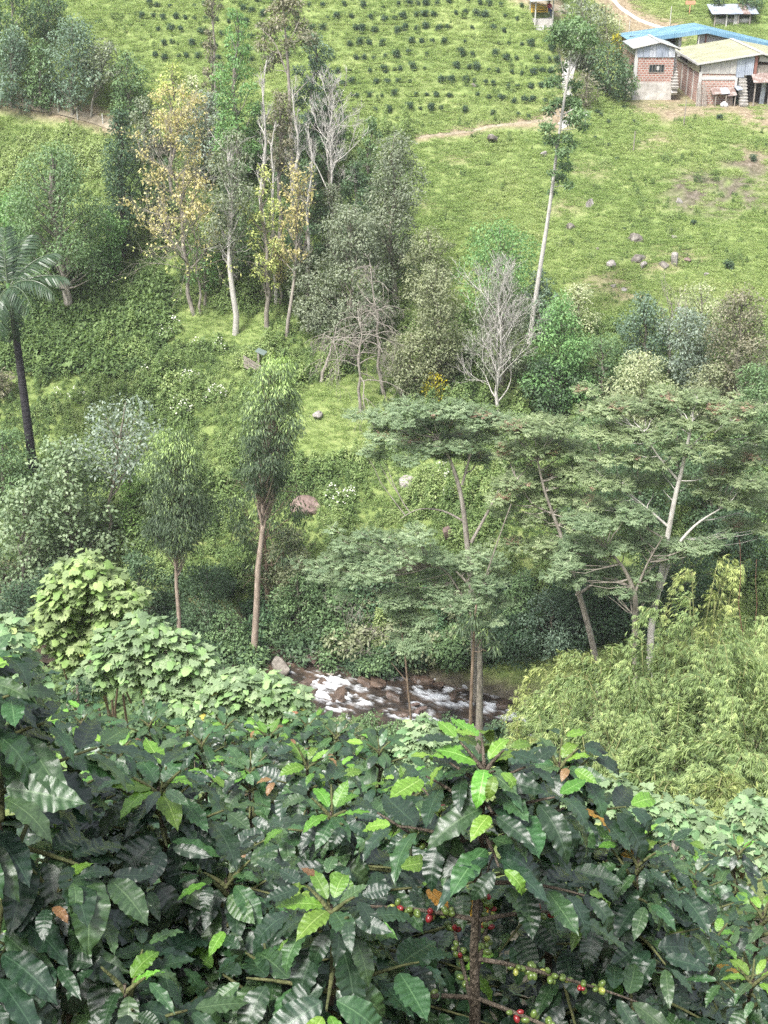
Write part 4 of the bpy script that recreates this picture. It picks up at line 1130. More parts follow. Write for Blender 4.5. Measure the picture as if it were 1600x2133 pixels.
hero('flat_topped_tree', 'lower spreading layers of feathery leaves under the white forked trunk', 52.5, [(1322, 1305, .2), (1325, 1240, .17), (1300, 1180, .1), (1260, 1140, .06)],
     [[(1325, 1230, .1), (1350, 1170, .06), (1380, 1120, .03)]],
     [(1230, 1090, 44), (1280, 1080, 44), (1330, 1075, 42), (1200, 1130, 36), (1255, 1135, 44), (1310, 1130, 42), (1360, 1120, 36), (1290, 1190, 34), (1335, 1200, 34), (1310, 1232, 28), (1390, 1150, 34), (1430, 1140, 32), (1345, 1240, 20), (1180, 1170, 34), (1230, 1180, 36), (1270, 1220, 30), (1480, 1130, 34), (1190, 1210, 28)],
     'umbrella', 'spray', .30, .29, 5000, 'grey', 34, dyr=(-.5, 1.6), group=FG, subs=2)
hero('feathery_young_tree', 'nearer feathery tree with two slim trunks standing in the stream', 53.0, [(998, 1510, .26), (1000, 1400, .2), (998, 1310, .14), (990, 1230, .1), (950, 1190, .06)],
     [[(997, 1300, .08), (930, 1185, .05), (895, 1180, .03)], [(998, 1290, .08), (1020, 1220, .04)], [(995, 1250, .06), (1050, 1090, .04), (1065, 1050, .03)]],
     [(690, 1170, 40), (740, 1160, 46), (790, 1150, 46), (700, 1205, 36), (750, 1200, 40), (840, 1160, 42), (890, 1150, 40), (930, 1175, 44), (980, 1170, 44), (1030, 1165, 36), (960, 1215, 44), (1010, 1215, 44), (1045, 1255, 28), (920, 1230, 38), (985, 1255, 44), (1000, 1290, 30), (950, 1260, 34), (800, 1195, 34), (870, 1200, 34), (660, 1180, 30), (820, 1120, 36), (870, 1110, 36), (770, 1110, 34), (720, 1130, 36), (830, 1230, 30), (880, 1250, 32), (1040, 1200, 32)],
     'umbrella', 'spray', .30, .28, 5400, 'grey', 35, subs=2)
hero('slim_tree', 'slim straight trunk rising in front of the twin trunk tree', 50.5, [(978, 1560, .12), (982, 1440, .11), (986, 1340, .09), (992, 1260, .06)], [], [(985, 1290, 24), (960, 1310, 20), (1010, 1320, 22), (1030, 1350, 18)], 'euc', 'hang', .8, .3, 700, 'brown', 36)
hero('young_tree', 'thin red stemmed young tree standing at the stream edge', 52.0, [(857, 1500, .085), (850, 1440, .07), (845, 1370, .06), (836, 1310, .04), (832, 1270, .02)], [[(848, 1420, .04), (815, 1380, .02)], [(845, 1370, .03), (880, 1335, .015)]],
     [(835, 1270, 30), (860, 1300, 30), (870, 1340, 24), (840, 1330, 20), (820, 1250, 24), (880, 1290, 22), (850, 1240, 26), (850, 1350, 16)], 'umbrella', 'spray', .5, .34, 1300, 'brown', 37)

# --- dark trees closing the far side of the bank at the right
for x_, y_, t_, w_, pl, lb in ((1230, 1330, 1180, 180, 'deep', 'dark leafy shrub tree beside the leaning pale trunk'), (1150, 1400, 1240, 150, 'blue', 'bluish dark shrub tree above the bamboo edge'), (1080, 1400, 1280, 130, 'deep', 'dark shrub tree over the twin trunks'),
                               (1420, 1280, 1130, 170, 'deep', 'shadowy tree in the hollow behind the bamboo'), (1540, 1200, 1060, 160, 'deep', 'dark tree behind the yellowish bamboo plume'), (1590, 1180, 1080, 70, 'light', 'light green tree at the picture border above the bamboo'),
                               (1200, 1200, 1050, 120, 'dark', 'dark tree under the reddish flecked flat crown'), (1330, 1120, 930, 180, 'dark', 'dark tree under the widest flat crown'), (1480, 1110, 920, 160, 'dark', 'dark tree below the far end of the widest flat crown'),
                               (1090, 1340, 1190, 90, 'mid', 'green tree on the bank behind the twin trunks'), (1560, 1090, 960, 120, 'mid', 'mid green tree under the outermost flat branches'), (1410, 1010, 850, 140, 'mid', 'leafy tree behind the bright white trunk'),
                               (1250, 1010, 860, 140, 'mid', 'leafy tree behind the reddish flecked crown')):
    tree('bank_tree', lb, x_, y_, x_, t_, w_, pl, 'round', .05, y0=60, clumps=26)

# --- shrubs of the bank
SHM = []
for i, (pl, n_) in enumerate((('deep', 1500), ('dark', 1500), ('mid', 1600), ('olive', 1400), ('vine', 1600))):
    r_ = np.random.default_rng(300 + i); mb = MB()
    k_ = 12; C_ = np.column_stack([r_.uniform(-.7, .7, (k_, 2)), r_.uniform(.2, 1.0, k_)]); R_ = np.full((k_, 3), .42)
    clump_fill(mb, C_, R_, n_, .17, r_, 'leaf', .5); SHM.append(mb.mesh('shrub', LM[pl]))
rr_ = random.Random(5)
SHR = 'shrubs crowding the stream bank'
SHC = ('blackish green', 'dark green', 'mid green', 'olive', 'deep glossy green')
for x0_, x1_, y0_, y1_, n_, ks, zone in ((430, 540, 1385, 1405, 10, (0, 1, 2), 'beside the foot of the long pale trunk'), (480, 780, 1230, 1400, 24, (0, 1, 2, 3, 4), 'on the bank above the upstream boulders'), (780, 1080, 1230, 1400, 22, (0, 1, 2, 3, 4), 'on the bank behind the twin trunked feathery tree'), (1050, 1320, 1250, 1440, 18, (0, 1, 4), 'between the leaning pale trunk and the bamboo'), (60, 480, 1230, 1380, 16, (0, 1, 4), 'behind the broad pale leaves'), (740, 1090, 1375, 1425, 20, (0, 1, 2), 'overhanging the far water edge')):
    for _ in range(n_):
        x_, y_ = rr_.uniform(x0_, x1_), rr_.uniform(y0_, y1_)
        p_ = hit(x_, y_, 60.6)
        ki = rr_.choice(ks); o = bpy.data.objects.new('shrub', SHM[ki]); COL.objects.link(o)
        s_ = rr_.uniform(.7, 1.6); o.location = p_ - np.array([0, 0, .1]); o.scale = (s_, s_, s_ * rr_.uniform(.8, 1.2)); o.rotation_euler = (0, 0, rr_.uniform(0, 6))
        tag(o, '%s leafy shrub %s' % (SHC[ki], zone), 'shrub', SHR)
tree('flowering_bush', 'bush covered in yellow flowers among the olive trees', 905, 850, 905, 775, 64, 'yellowflower', 'round', .05, dens=.55, y0=68, cat='bush')
tree('grey_bush', 'round brown grey bush at the picture border beside the palm trunk', 5, 830, 2, 770, 60, 'brown', 'round', .02, y0=66, cat='bush')
bare_tree('dead_tree', 'dead tree with white arching branches curving to the ground', 750, 858, 752, 640, 190, 'pale', limbs=20, start=.3, ang=1.75, up=-.20, seed=41, kids=3, depth=3, y0=68, curl=.35)
bare_tree('dead_tree', 'dead stub with long white branches arching over like a fountain', 666, 797, 700, 690, 130, 'pale', limbs=9, start=.75, ang=1.9, up=-.20, seed=42, kids=3, depth=3, y0=68, thick=1.7, curl=.3)
bare_tree('dead_tree', 'upright dead stem with fine white twigs before the grey broad tree', 800, 820, 775, 555, 120, 'pale', limbs=16, start=.35, ang=1.5, up=-.10, seed=43, kids=3, depth=3, y0=69, curl=.35)
bare_tree('bare_tree', 'tangle of bare pinkish stems leaning over the stream', 735, 1425, 720, 1300, 150, 'pale', limbs=14, start=.1, ang=1.2, up=-.03, seed=44, kids=4, y0=61.5, curl=.5, thick=.6)
bare_tree('bare_tree', 'bare pale branches reaching in at the picture border below the brownish tree', 1600, 850, 1580, 770, 130, 'pale', limbs=10, start=.3, ang=1.3, seed=45, y0=66)
mb = MB(); q_ = [at(x, y, Y) for x, y, Y in ((622, 1412, 60.5), (650, 1408, 60.2), (690, 1406, 59.8), (715, 1402, 60.4))]
mb.tube(q_, [.09, .10, .11, .12], 8, cap=True); tag(mb.build('fallen_log', BARK['pale'], smooth_=True), 'mossy fallen log lying across the head of the rapids', 'log')
mb = MB(); p_ = hit(512, 608, 72); mb.tube([p_ + np.array([-.3, 0, .35]), p_ + np.array([.2, 0, .2]), p_ + np.array([.75, 0, -.05])], [.11, .12, .1], 8, cap=True); tag(mb.build('fallen_log', BARK['white'], smooth_=True), 'white cut log leaning on the ground at the clearing', 'log')

# --- the palm
PB = hit(74, 1010, 64)
PT = at(26, 640, PB[1])
palm = empty('palm_tree', PB, 'tall palm with a blackish trunk and arching feather fronds', 'palm')
mb = MB(); k = 26; tt = np.linspace(0, 1, k); hp = PT[2] - PB[2]; lx = PT[0] - PB[0]
pp = np.column_stack([lx * tt, 0 * tt, -.4 + (hp + .4) * tt]); rp = (.30 - .10 * tt) * (1 + .05 * (np.arange(k) % 2))
mb.tube(pp, rp, 10); mb.build('trunk', BARK['palm'], palm, True)
mb = MB(); ct = np.array([lx, 0, hp]); mb.tube([ct, ct + np.array([-.05, 0, .7]), ct + np.array([-.1, 0, 1.5])], [.2, .22, .1], 9); mb.build('crownshaft', LM['fresh'], palm, True)
LM['palm'] = leaf_mat('foliage_palm', [(.03, .06, .03), (.06, .105, .055), (.14, .18, .11)], rough=.35, spec=.5)


def frond_mesh(seed, ln, droop, wl=1.0):
    r = np.random.default_rng(seed); mb = MB(); k = 22
    s = np.linspace(0, 1, k)
    x = ln * (s - .18 * droop * s ** 3); z = ln * (.26 * s - droop * .55 * s ** 2.2)
    P = np.column_stack([x, .04 * np.sin(3 * s), z])
    mb.tube(P, np.linspace(.05, .012, k), 5, var=.9)
    n = 74; u = np.linspace(.10, .99, n)
    for sd in (-1, 1):
        c = np.column_stack([np.interp(u, s, P[:, i]) for i in range(3)])
        t = np.column_stack([np.interp(u, s, np.gradient(P[:, i])) for i in range(3)]); t /= np.linalg.norm(t, axis=1)[:, None]
        L = wl * (.35 + .75 * np.sin(np.pi * np.clip(u, .05, .97)) ** .6) * r.uniform(.9, 1.08, n)
        D = t * .55 + np.array([0, sd * 1.0, 0]) + np.array([0, 0, -.28]) + r.normal(size=(n, 3)) * .10
        for half in (0, 1):
            D2 = D / np.linalg.norm(D, axis=1)[:, None]
            if half == 0: mb.leaves(c, D2, np.tile(UP, (n, 1)) + r.normal(size=(n, 3)) * .25, L, .075, np.clip(.35 + .2 * r.normal(size=n), 0, 1), fold=.3, droop=.35)
    return mb.mesh('frond', [LM['palm']])


FR = [frond_mesh(1, 3.9, .6), frond_mesh(2, 3.6, 1.1), frond_mesh(3, 3.2, 1.7, .9)]
for az, el, kf in ((8, 12, 0), (-18, 20, 1), (28, 34, 0), (95, 74, 0), (160, 30, 1), (205, 12, 0), (250, -20, 2), (285, -34, 2), (310, 8, 1), (60, 55, 0), (130, 60, 1), (180, -15, 2)):
    inst('frond', FR[kf], palm, Matrix.Translation(Vector(ct + np.array([-.1, 0, 1.2]))) @ Matrix.Rotation(math.radians(az), 4, 'Z') @ Matrix.Rotation(-math.radians(el), 4, 'Y'))
mb = MB(); r_ = np.random.default_rng(8); n_ = 160
a_ = r_.uniform(0, 6.28, n_); e_ = r_.uniform(.5, 1.1, n_)
for q in range(n_):
    d_ = np.array([math.cos(a_[q]) * .35 + .35, math.sin(a_[q]) * .35 - .2, -.5 * e_[q]])
    mb.tube(bend(ct + np.array([.1, -.1, .25]), ct + np.array([.1, -.1, .25]) + d_ * .95, .22, 5), .012, 3)
mb.build('flower_stalks', BARK['brown'], palm)

# --- bamboo
def bamboo(label, tx, ty, Y, reach, pal, ncul=20, seed=1, fans=210, L=.215):
    ncul = int(ncul * .72); fans = int(fans * (1 if fans > 100 else 2))
    r = np.random.default_rng(seed); T = at(tx, ty, Y); b = np.array([T[0], Y, float(H(T[0], Y))]); h = max(1.6, T[2] - b[2])
    root = empty('bamboo_clump', b, label, 'bamboo', 'bamboo thicket by the stream')
    cu = MB(); lf = MB()
    for i in range(ncul):
        a = i * 2.4 + r.uniform(-.4, .4); hh = h * r.uniform(.75, 1.12); rc = reach * r.uniform(.28, 1.3)
        s = np.linspace(0, 1, 12)
        x = rc * s ** 1.9; z = hh * (np.sin(np.minimum(s * 1.75, 2.4)) / 1.0); z = hh * (1.28 * s - .28 * s ** 2) if rc < .3 * reach else hh * np.interp(s, [0, .42, .64, .8, .92, 1], [0, .66, .93, .92, .72, .50])
        st = r.normal(size=2) * .35
        P = np.column_stack([st[0] + x * math.cos(a), st[1] + x * math.sin(a), z - .2])
        cu = MB(); cu.tube(P, np.linspace(.045, .008, 12), 4); cu.build('culm', BARK['culm'], root, True)
        n = fans; u = .22 + .78 * r.uniform(0, 1, n) ** .55
        c = np.column_stack([np.interp(u, s, P[:, k_]) for k_ in range(3)])
        c += rdir(r, n) * (r.uniform(.05, .55, n) * (1.2 - .7 * u))[:, None] + np.array([0, 0, -.12])
        cv = r.uniform(-.15, .15)
        D0 = np.array([math.cos(a) * .6, math.sin(a) * .6, -.6]) + rdir(r, n) * .6; D0 /= np.linalg.norm(D0, axis=1)[:, None]
        Nn = UP + rdir(r, n) * .3; S = np.cross(D0, Nn); S /= np.linalg.norm(S, axis=1)[:, None] + 1e-9
        ln = L * r.uniform(.7, 1.25, n); var = np.clip(.42 + cv + .2 * r.normal(size=n) + .2 * (c[:, 2] / h - .6) + .55 * (u - .7), 0, 1)  # light tips and dark gaps painted in: leaves lighter outward and upward
        for q in range(5):
            an = (q - 2) * .45
            lf.leaves(c, D0 * math.cos(an) + S * math.sin(an) + rdir(r, n) * .2, Nn, ln * r.uniform(.75, 1.1, n), ln * .17, var, droop=.25)
    lf.build('foliage', LM[pal], root)


bamboo('yellowish bamboo plume standing highest above the thicket', 1500, 1178, 46, 2.4, 'bamboo2', 16, 1, 60)
bamboo('bamboo arching at the picture border beside red stems', 1590, 1225, 44, 3.2, 'bamboo', 20, 2)
bamboo('tall pale bamboo in the upper middle of the thicket', 1480, 1262, 42, 3.4, 'bamboo', 24, 3)
bamboo('bamboo below the white forked trunk', 1370, 1300, 43, 3.0, 'bamboo', 22, 4)
bamboo('small yellowish bamboo mound nearest the leaning pale trunk', 1175, 1362, 47, 2.4, 'bamboo2', 20, 5)
bamboo('green bamboo between the yellowish mound and the tall pale bamboo', 1280, 1362, 44, 2.6, 'bamboo', 20, 6)
bamboo('bamboo spray overhanging the white water', 1150, 1440, 45, 2.0, 'bamboo', 18, 7)
bamboo('lowest bamboo fringe touching the near end of the rapids', 1090, 1512, 43, 1.5, 'bamboo2', 12, 8, 60)
bamboo('full bamboo clump in the heart of the thicket', 1340, 1420, 39, 3.4, 'bamboo', 24, 9)
bamboo('drooping bamboo under the red stems', 1530, 1370, 39, 3.2, 'bamboo', 22, 10)
bamboo('bamboo hanging at the picture border low down', 1610, 1420, 38, 3.0, 'bamboo', 20, 11)
bamboo('dark lower bamboo behind the heart shaped leaves', 1430, 1530, 35, 2.8, 'bamboo', 20, 12)
bamboo('lower bamboo above the foreground coffee shoots', 1240, 1520, 37, 2.6, 'bamboo', 20, 13)
bamboo('bamboo in shade at the lower picture border', 1570, 1540, 33, 2.6, 'bamboo', 20, 14)
bamboo('feathery bamboo tuft just above the heart shaped leaves', 1380, 1622, 29, 1.5, 'bamboo', 18, 15, 60, .2)
bamboo('second feathery bamboo tuft above the heart shaped leaves', 1490, 1612, 29, 1.5, 'bamboo2', 16, 16, 60, .2)
bamboo('bamboo foot between coffee shoots and stream', 1130, 1545, 37, 2.2, 'bamboo', 16, 17)
for i, (x0_, y0_, x1_, y1_, lb) in enumerate(((1550, 1260, 1541, 1125, 'thin red brown dry stem above the bamboo'), (1574, 1310, 1576, 1165, 'second thin red stem beside the picture border'))):
    a_, b_ = at(x0_, y0_ + 160, 43.0), at(x1_, y1_, 43.0)
    mb = MB(); mb.tube(bend(a_, b_, .02, 8, .05, np.random.default_rng(i)), np.linspace(.022, .008, 8), 6); tag(mb.build('dry_stem', BARK['red'], smooth_=True), lb, 'stem', 'dry red stems over the bamboo')

# ------------------------------------------------------------------ the farm buildings
def zz(py, Y): return float(at(800, py, Y)[2])
def xx(px, py, Y): return float(at(px, py, Y)[0])


def flat_mat(name, col, rough=.6, spec=.3, metallic=0.0):
    return rough_mat(name, [tuple(c * .8 for c in col), col, tuple(min(.9, c * 1.12) for c in col)], 1.2, rough=rough, bump=.12, spec=spec, metallic=metallic)


def brick_mat(name, c1, c2, mortar, sx=.33, sz=.2):
    m, nt, out = new_mat(name)
    tc = N(nt, 'ShaderNodeTexCoord'); sep = N(nt, 'ShaderNodeSeparateXYZ'); nt.links.new(tc.outputs['Object'], sep.inputs[0])
    ad = N(nt, 'ShaderNodeMath', operation='ADD'); nt.links.new(sep.outputs[0], ad.inputs[0]); nt.links.new(sep.outputs[1], ad.inputs[1])
    cb = N(nt, 'ShaderNodeCombineXYZ'); nt.links.new(ad.outputs[0], cb.inputs[0]); nt.links.new(sep.outputs[2], cb.inputs[1])
    bt = N(nt, 'ShaderNodeTexBrick'); bt.inputs['Scale'].default_value = 1.0; bt.inputs['Brick Width'].default_value = sx; bt.inputs['Row Height'].default_value = sz
    bt.inputs['Mortar Size'].default_value = .034; bt.inputs['Mortar Smooth'].default_value = .1
    bt.inputs['Color1'].default_value = (*c1, 1); bt.inputs['Color2'].default_value = (*c2, 1); bt.inputs['Mortar'].default_value = (*mortar, 1)
    nt.links.new(cb.outputs[0], bt.inputs[0])
    nz = N(nt, 'ShaderNodeTexNoise'); nz.inputs['Scale'].default_value = 1.1; nz.inputs['Detail'].default_value = 6; nt.links.new(tc.outputs['Object'], nz.inputs[0])
    rw = ramp(nt, [(.3, (.62, .60, .58)), (.55, (1, 1, 1)), (.8, (1.0, .95, .9))]); nt.links.new(nz.outputs[0], rw.inputs[0])
    mu = N(nt, 'ShaderNodeMix', data_type='RGBA', blend_type='MULTIPLY'); mu.inputs[0].default_value = .8; nt.links.new(bt.outputs[0], mu.inputs[6]); nt.links.new(rw.outputs[0], mu.inputs[7])
    p = N(nt, 'ShaderNodeBsdfPrincipled'); p.inputs['Roughness'].default_value = .9; nt.links.new(mu.outputs[2], p.inputs['Base Color'])
    b = N(nt, 'ShaderNodeBump'); b.inputs['Strength'].default_value = .6; b.inputs['Distance'].default_value = .03; b.invert = True
    nt.links.new(bt.outputs['Fac'], b.inputs['Height']); nt.links.new(b.outputs[0], p.inputs['Normal']); nt.links.new(p.outputs[0], out.inputs[0])
    return m


def sheet_mat(name, cols, axis=(1, 0, 0), rough=.45, period=.18, strength=.6, scale=.8):
    """corrugated sheet: fine ridges as relief, weather as colour"""
    m = rough_mat(name, cols, scale, rough=rough, bump=0, spec=.4)
    nt = m.node_tree; p = [n for n in nt.nodes if n.type == 'BSDF_PRINCIPLED'][0]
    tc = N(nt, 'ShaderNodeTexCoord'); wv = N(nt, 'ShaderNodeTexWave', wave_type='BANDS', bands_direction='X' if axis[0] else 'Y'); wv.inputs['Scale'].default_value = .314 / period
    nt.links.new(tc.outputs['Object'], wv.inputs[0]); b = N(nt, 'ShaderNodeBump'); b.inputs['Strength'].default_value = strength; b.inputs['Distance'].default_value = .04
    nt.links.new(wv.outputs['Fac'], b.inputs['Height']); nt.links.new(b.outputs[0], p.inputs['Normal'])
    return m


M_BRICK = brick_mat('hollow_brick', (.27, .115, .085), (.32, .155, .12), (.38, .34, .31))
M_BRICK2 = brick_mat('pale_brick', (.31, .16, .12), (.36, .20, .16), (.42, .38, .34))
M_CONC = rough_mat('weathered_concrete', [(.24, .22, .20), (.40, .38, .35), (.55, .53, .50)], 1.3, bump=.4)
M_WHITE = flat_mat('whitewash', (.42, .415, .40))
M_CREAM = sheet_mat('cream_roof_sheet', [(.20, .195, .12), (.27, .265, .175), (.33, .325, .235)], (0, 1, 0), .5)
M_PALE = sheet_mat('pale_roof_sheet', [(.22, .245, .245), (.29, .315, .315), (.35, .37, .37)], (0, 1, 0), .5)
M_BLUE = sheet_mat('blue_roof_sheet', [(.075, .17, .25), (.12, .245, .35), (.19, .31, .40)], (1, 0, 0), .4)
M_ZINC = sheet_mat('zinc_sheet', [(.18, .21, .26), (.27, .30, .36), (.36, .39, .43)], (1, 0, 0), .4)
M_ZINC2 = sheet_mat('worn_zinc_sheet', [(.15, .15, .16), (.38, .40, .44), (.55, .58, .63)], (1, 0, 0), .5, scale=2.5)
M_RUST = sheet_mat('rusty_sheet', [(.10, .062, .05), (.20, .145, .125), (.36, .34, .33)], (1, 0, 0), .7, scale=2.2)
M_TARP = rough_mat('pale_tarpaulin', [(.24, .23, .22), (.34, .33, .31), (.42, .41, .39)], 1.6, bump=.8, bscale=3)
M_SHADE = flat_mat('interior_shade', (.03, .027, .025), .9)  # near-black colour that paints the shade inside open buildings
M_WOOD = rough_mat('grey_wood', [(.13, .11, .09), (.25, .22, .19), (.38, .345, .30)], 3, stretch=(6, 6, 1))
M_WOODR = rough_mat('red_brown_wood', [(.12, .05, .04), (.20, .09, .07), (.28, .14, .11)], 3, stretch=(6, 6, 1))
M_GLASS = flat_mat('window_dark_glass', (.02, .025, .03), .15, .5)
M_YEL = flat_mat('yellow_paint', (.62, .40, .05))
M_POST = flat_mat('white_post', (.45, .44, .40))


def part(name, mat, parent, fn, smooth_=False):
    mb = MB(); fn(mb); return mb.build(name, mat, parent, smooth_)


def sheets(parent, mats, x0, x1, zbot, ztop, Y, n, name='sheet', dy=.03):
    """upright cladding sheets side by side; ztop is a function of x"""
    w = (x1 - x0) / n
    for i in range(n):
        a, c = x0 + i * w + .01, x0 + (i + 1) * w - .01; yo = Y - dy * (1 + i % 2)
        zb = zbot(a) if callable(zbot) else zbot
        part(name, mats[i % len(mats)], parent, lambda mb: mb.prism([(a, zb), (c, zb), (c, ztop(c)), (a, ztop(a))], yo - .02, yo))


def roof_strips(parent, mat, eave_f, ridge_f, depth, n, name='roof_sheet', th=.05):
    """one slope laid as n sheets from front to back; eave_f, ridge_f are the front corners"""
    e = np.array(eave_f); r = np.array(ridge_f)
    def rafters(mb):
        for t in (.04, .35, .65, .96):
            q = e + (r - e) * t; mb.box((q[0] - .05, q[1] + .06, q[2] - .12), (q[0] + .05, q[1] + depth - .06, q[2] - .012))
    rf = part('roof', M_WOOD, parent, rafters)
    for i in range(n):
        y0, y1 = depth * i / n, depth * (i + 1) / n + .06
        up = .012 * (i % 2)
        q = [e + [0, y0, up], r + [0, y0, up], r + [0, y1, up], e + [0, y1, up]]
        part(name, mat, rf, lambda mb: mb.slab(q, (0, 0, th)))


# -- brick hut
Y = 121.0
gl = xx(1324, 150, Y); gr_ = xx(1402, 150, Y); zb = float(H((gl + gr_) / 2, Y)) - .4
z170, z118 = zz(171, Y), zz(118, Y)
hut = empty('brick_hut', (gl, Y, zb + .4), 'red brick hut with a pale gabled roof and zinc gable', 'hut')
o0 = np.array([gl, Y, zb + .4]); W = gr_ - gl; D = 5.2
lz = lambda py: zz(py, Y) - o0[2]
part('foundation', M_CONC, hut, lambda mb: mb.box((-.02, -.02, -.8), (W + .02, D, lz(171))))
part('wall', M_BRICK, hut, lambda mb: mb.box((0, 0, lz(171)), (W, D, lz(118))))
part('corner_post', M_WHITE, hut, lambda mb: mb.box((-.16, -.06, -.9), (.12, .2, lz(100))))
wx0, wx1 = xx(1353, 140, Y) - gl, xx(1383, 140, Y) - gl
win = part('window', M_GLASS, hut, lambda mb: mb.box((wx0, -.03, lz(150)), (wx1, .05, lz(135))))
part('window_frame', M_WOOD, win, lambda mb: [mb.box((wx0 - .05, -.05, lz(150) - .05), (wx1 + .05, -.031, lz(150))), mb.box((wx0 - .05, -.05, lz(135)), (wx1 + .05, -.031, lz(135) + .05)), mb.box((wx0 - .05, -.05, lz(150)), (wx0, -.031, lz(135))), mb.box((wx1, -.05, lz(150)), (wx1 + .05, -.031, lz(135)))])
for i in range(4):
    xb = wx0 + (wx1 - wx0) * (i + 1) / 5; part('window_bar', M_WOOD, win, lambda mb: mb.box((xb - .015, -.048, lz(150)), (xb + .015, -.033, lz(135))))
part('window_paper', M_WHITE, win, lambda mb: mb.box((wx0 + (wx1 - wx0) * .5, -.038, lz(146)), (wx0 + (wx1 - wx0) * .68, -.031, lz(138))))
ap = xx(1375, 86, Y) - gl; zap, zel, zer = lz(88), lz(101), lz(102)
gt = lambda x: (zel + (zap - zel) * (x + .3) / (ap + .3) if x < ap else zap + (zer - zap) * (x - ap) / (W + .4 - ap)) - .04
sheets(hut, [M_ZINC, M_ZINC, M_ZINC2], 0.0, W, lz(119), gt, -.02, 6, 'gable_sheet')
part('side_gable', M_WHITE, hut, lambda mb: mb.box((-.02, .2, lz(118)), (.06, D, lz(103))))
part('side_gable', M_ZINC, hut, lambda mb: mb.box((W - .06, .2, lz(118)), (W + .02, D, lz(104))))
for nm, e, rg in (('roof_sheet', (-.45, -.3, zel), (ap, -.3, zap)), ('roof_sheet', (ap + .01, -.3, zap), (W + .45, -.3, zer))):
    roof_strips(hut, M_PALE, e, rg, D + .4, 4)
part('ridge_cap', M_WHITE, hut, lambda mb: mb.slab([(ap - .12, -.34, zap + .075), (ap + .12, -.34, zap + .075), (ap + .12, D + .15, zap + .075), (ap - .12, D + .15, zap + .075)], (0, 0, .04)))
part('roof_edge', M_WHITE, hut, lambda mb: [mb.slab([(-.45, -.36, zel), (ap, -.36, zap), (ap, -.301, zap), (-.45, -.301, zel)], (0, 0, .09)), mb.slab([(ap, -.36, zap), (W + .45, -.36, zer), (W + .45, -.301, zer), (ap, -.301, zap)], (0, 0, .09))])
part('side_window', M_GLASS, hut, lambda mb: mb.box((-.05, 1.2, lz(150)), (.02, 2.0, lz(135))))


def stairs(label, px0, px1, py0, py1, Y, n, depth, wood):
    x0, x1 = xx(px0, 180, Y), xx(px1, 180, Y); z0, z1 = zz(py0, Y), zz(py1, Y)
    st = empty('stairs', (x0, Y, z0), label, 'stairs')
    for i in range(n):
        za = (z1 - z0) * i / n; zc = (z1 - z0) * (i + 1) / n; ya = depth * i / n
        part('step', wood, st, lambda mb: [mb.box((0, ya, za + .03), (x1 - x0, ya + depth / n * 1.6, zc - .06)), mb.box((-.04, ya - .06, zc - .06), (x1 - x0 + .04, ya + depth / n * 1.3, zc))])
    part('stringer', M_CONC, st, lambda mb: mb.slab([(0.02, .1, -.3), (x1 - x0 - .02, .1, -.3), (x1 - x0 - .02, depth + .1, z1 - z0 - .3), (.02, depth + .1, z1 - z0 - .3)], (0, .15, -.2)))


stairs('mossy steps between the brick hut and the cream roofed house', 1400, 1413, 186, 117, 120.4, 12, 2.4, M_CONC)

# -- cream roofed house
Y = 119.0
hl = xx(1457, 170, Y); hr = xx(1572, 170, Y); hb = float(H((hl + hr) / 2, Y))
hs = empty('brick_house', (hl, Y, hb), 'brick house with a large cream sheet roof and patched tarpaulin front', 'house')
lz = lambda py: zz(py, Y) - hb
lx_ = lambda px, py=170: xx(px, py, Y) - hl
W = hr - hl; D = 11.0; xr = lx_(1531)
part('wall', M_BRICK2, hs, lambda mb: mb.box((0, 0, -.8), (xr, .25, lz(153))))
part('side_wall', M_BRICK, hs, lambda mb: mb.box((0, .25, -.8), (.25, D, lz(150))))
part('back_wall', M_BRICK, hs, lambda mb: mb.box((.25, D - .25, -.8), (W + 5, D, lz(150))))
part('lintel_band', M_WHITE, hs, lambda mb: mb.box((.05, -.05, lz(166)), (xr + .12, -.002, lz(159))))
part('corner_post', M_WHITE, hs, lambda mb: mb.box((-.1, -.08, -.9), (.16, -.003, lz(150))))
part('corner_post', M_WHITE, hs, lambda mb: mb.box((xr, -.07, lz(182)), (xr + .2, .2, lz(159) - .005)))
for yy_ in (2.2, 4.6, 7.0): part('pilaster', M_CONC, hs, lambda mb: mb.box((-.07, yy_, -.8), (-.002, yy_ + .28, lz(149))))
part('ring_beam', M_CONC, hs, lambda mb: mb.box((-.1, .3, lz(151)), (-.003, D, lz(147))))
rfl, rfr = lx_(1453, 132), lx_(1586, 110)
zl_, zr_ = lz(133), lz(111)
rt = lambda x: zl_ + (zr_ - zl_) * (x - rfl) / (rfr - rfl) - .06
for i, (a, c) in enumerate(((.0, .75), (.77, 1.75), (1.77, 2.55), (2.57, xr - .02))):
    part('tarpaulin', M_TARP, hs, lambda mb: mb.prism([(a, lz(154) + .03 * (i % 2)), (c, lz(153) - .02 * i), (c, rt(c)), (a, rt(a))], -.06 - .015 * (i % 2), -.04 - .015 * (i % 2)))
sheets(hs, [M_ZINC], xr - .01, lx_(1566), lambda x: lz(161) if x < lx_(1545) else lz(156), rt, -.03, 2, 'zinc_panel')
part('door_post', M_WOODR, hs, lambda mb: mb.box((lx_(1567), -.1, lz(156)), (lx_(1573), .1, rt(lx_(1570)))))
part('shade_panel', M_SHADE, hs, lambda mb: mb.box((xr + .21, .9, -.6), (W + 5, 1.0, lz(140))))  # black panel: gloom of the opening painted as a surface
part('side_curtain', M_CREAM, hs, lambda mb: mb.prism([(-.16, lz(151)), (-.10, lz(151)), (-.10, rt(0) + .02), (-.16, rt(0) + .02)], .0, 4.6))
roof_strips(hs, M_CREAM, (rfl, -.35, zl_), (rfr, -.35, zr_), D + .4, 9)
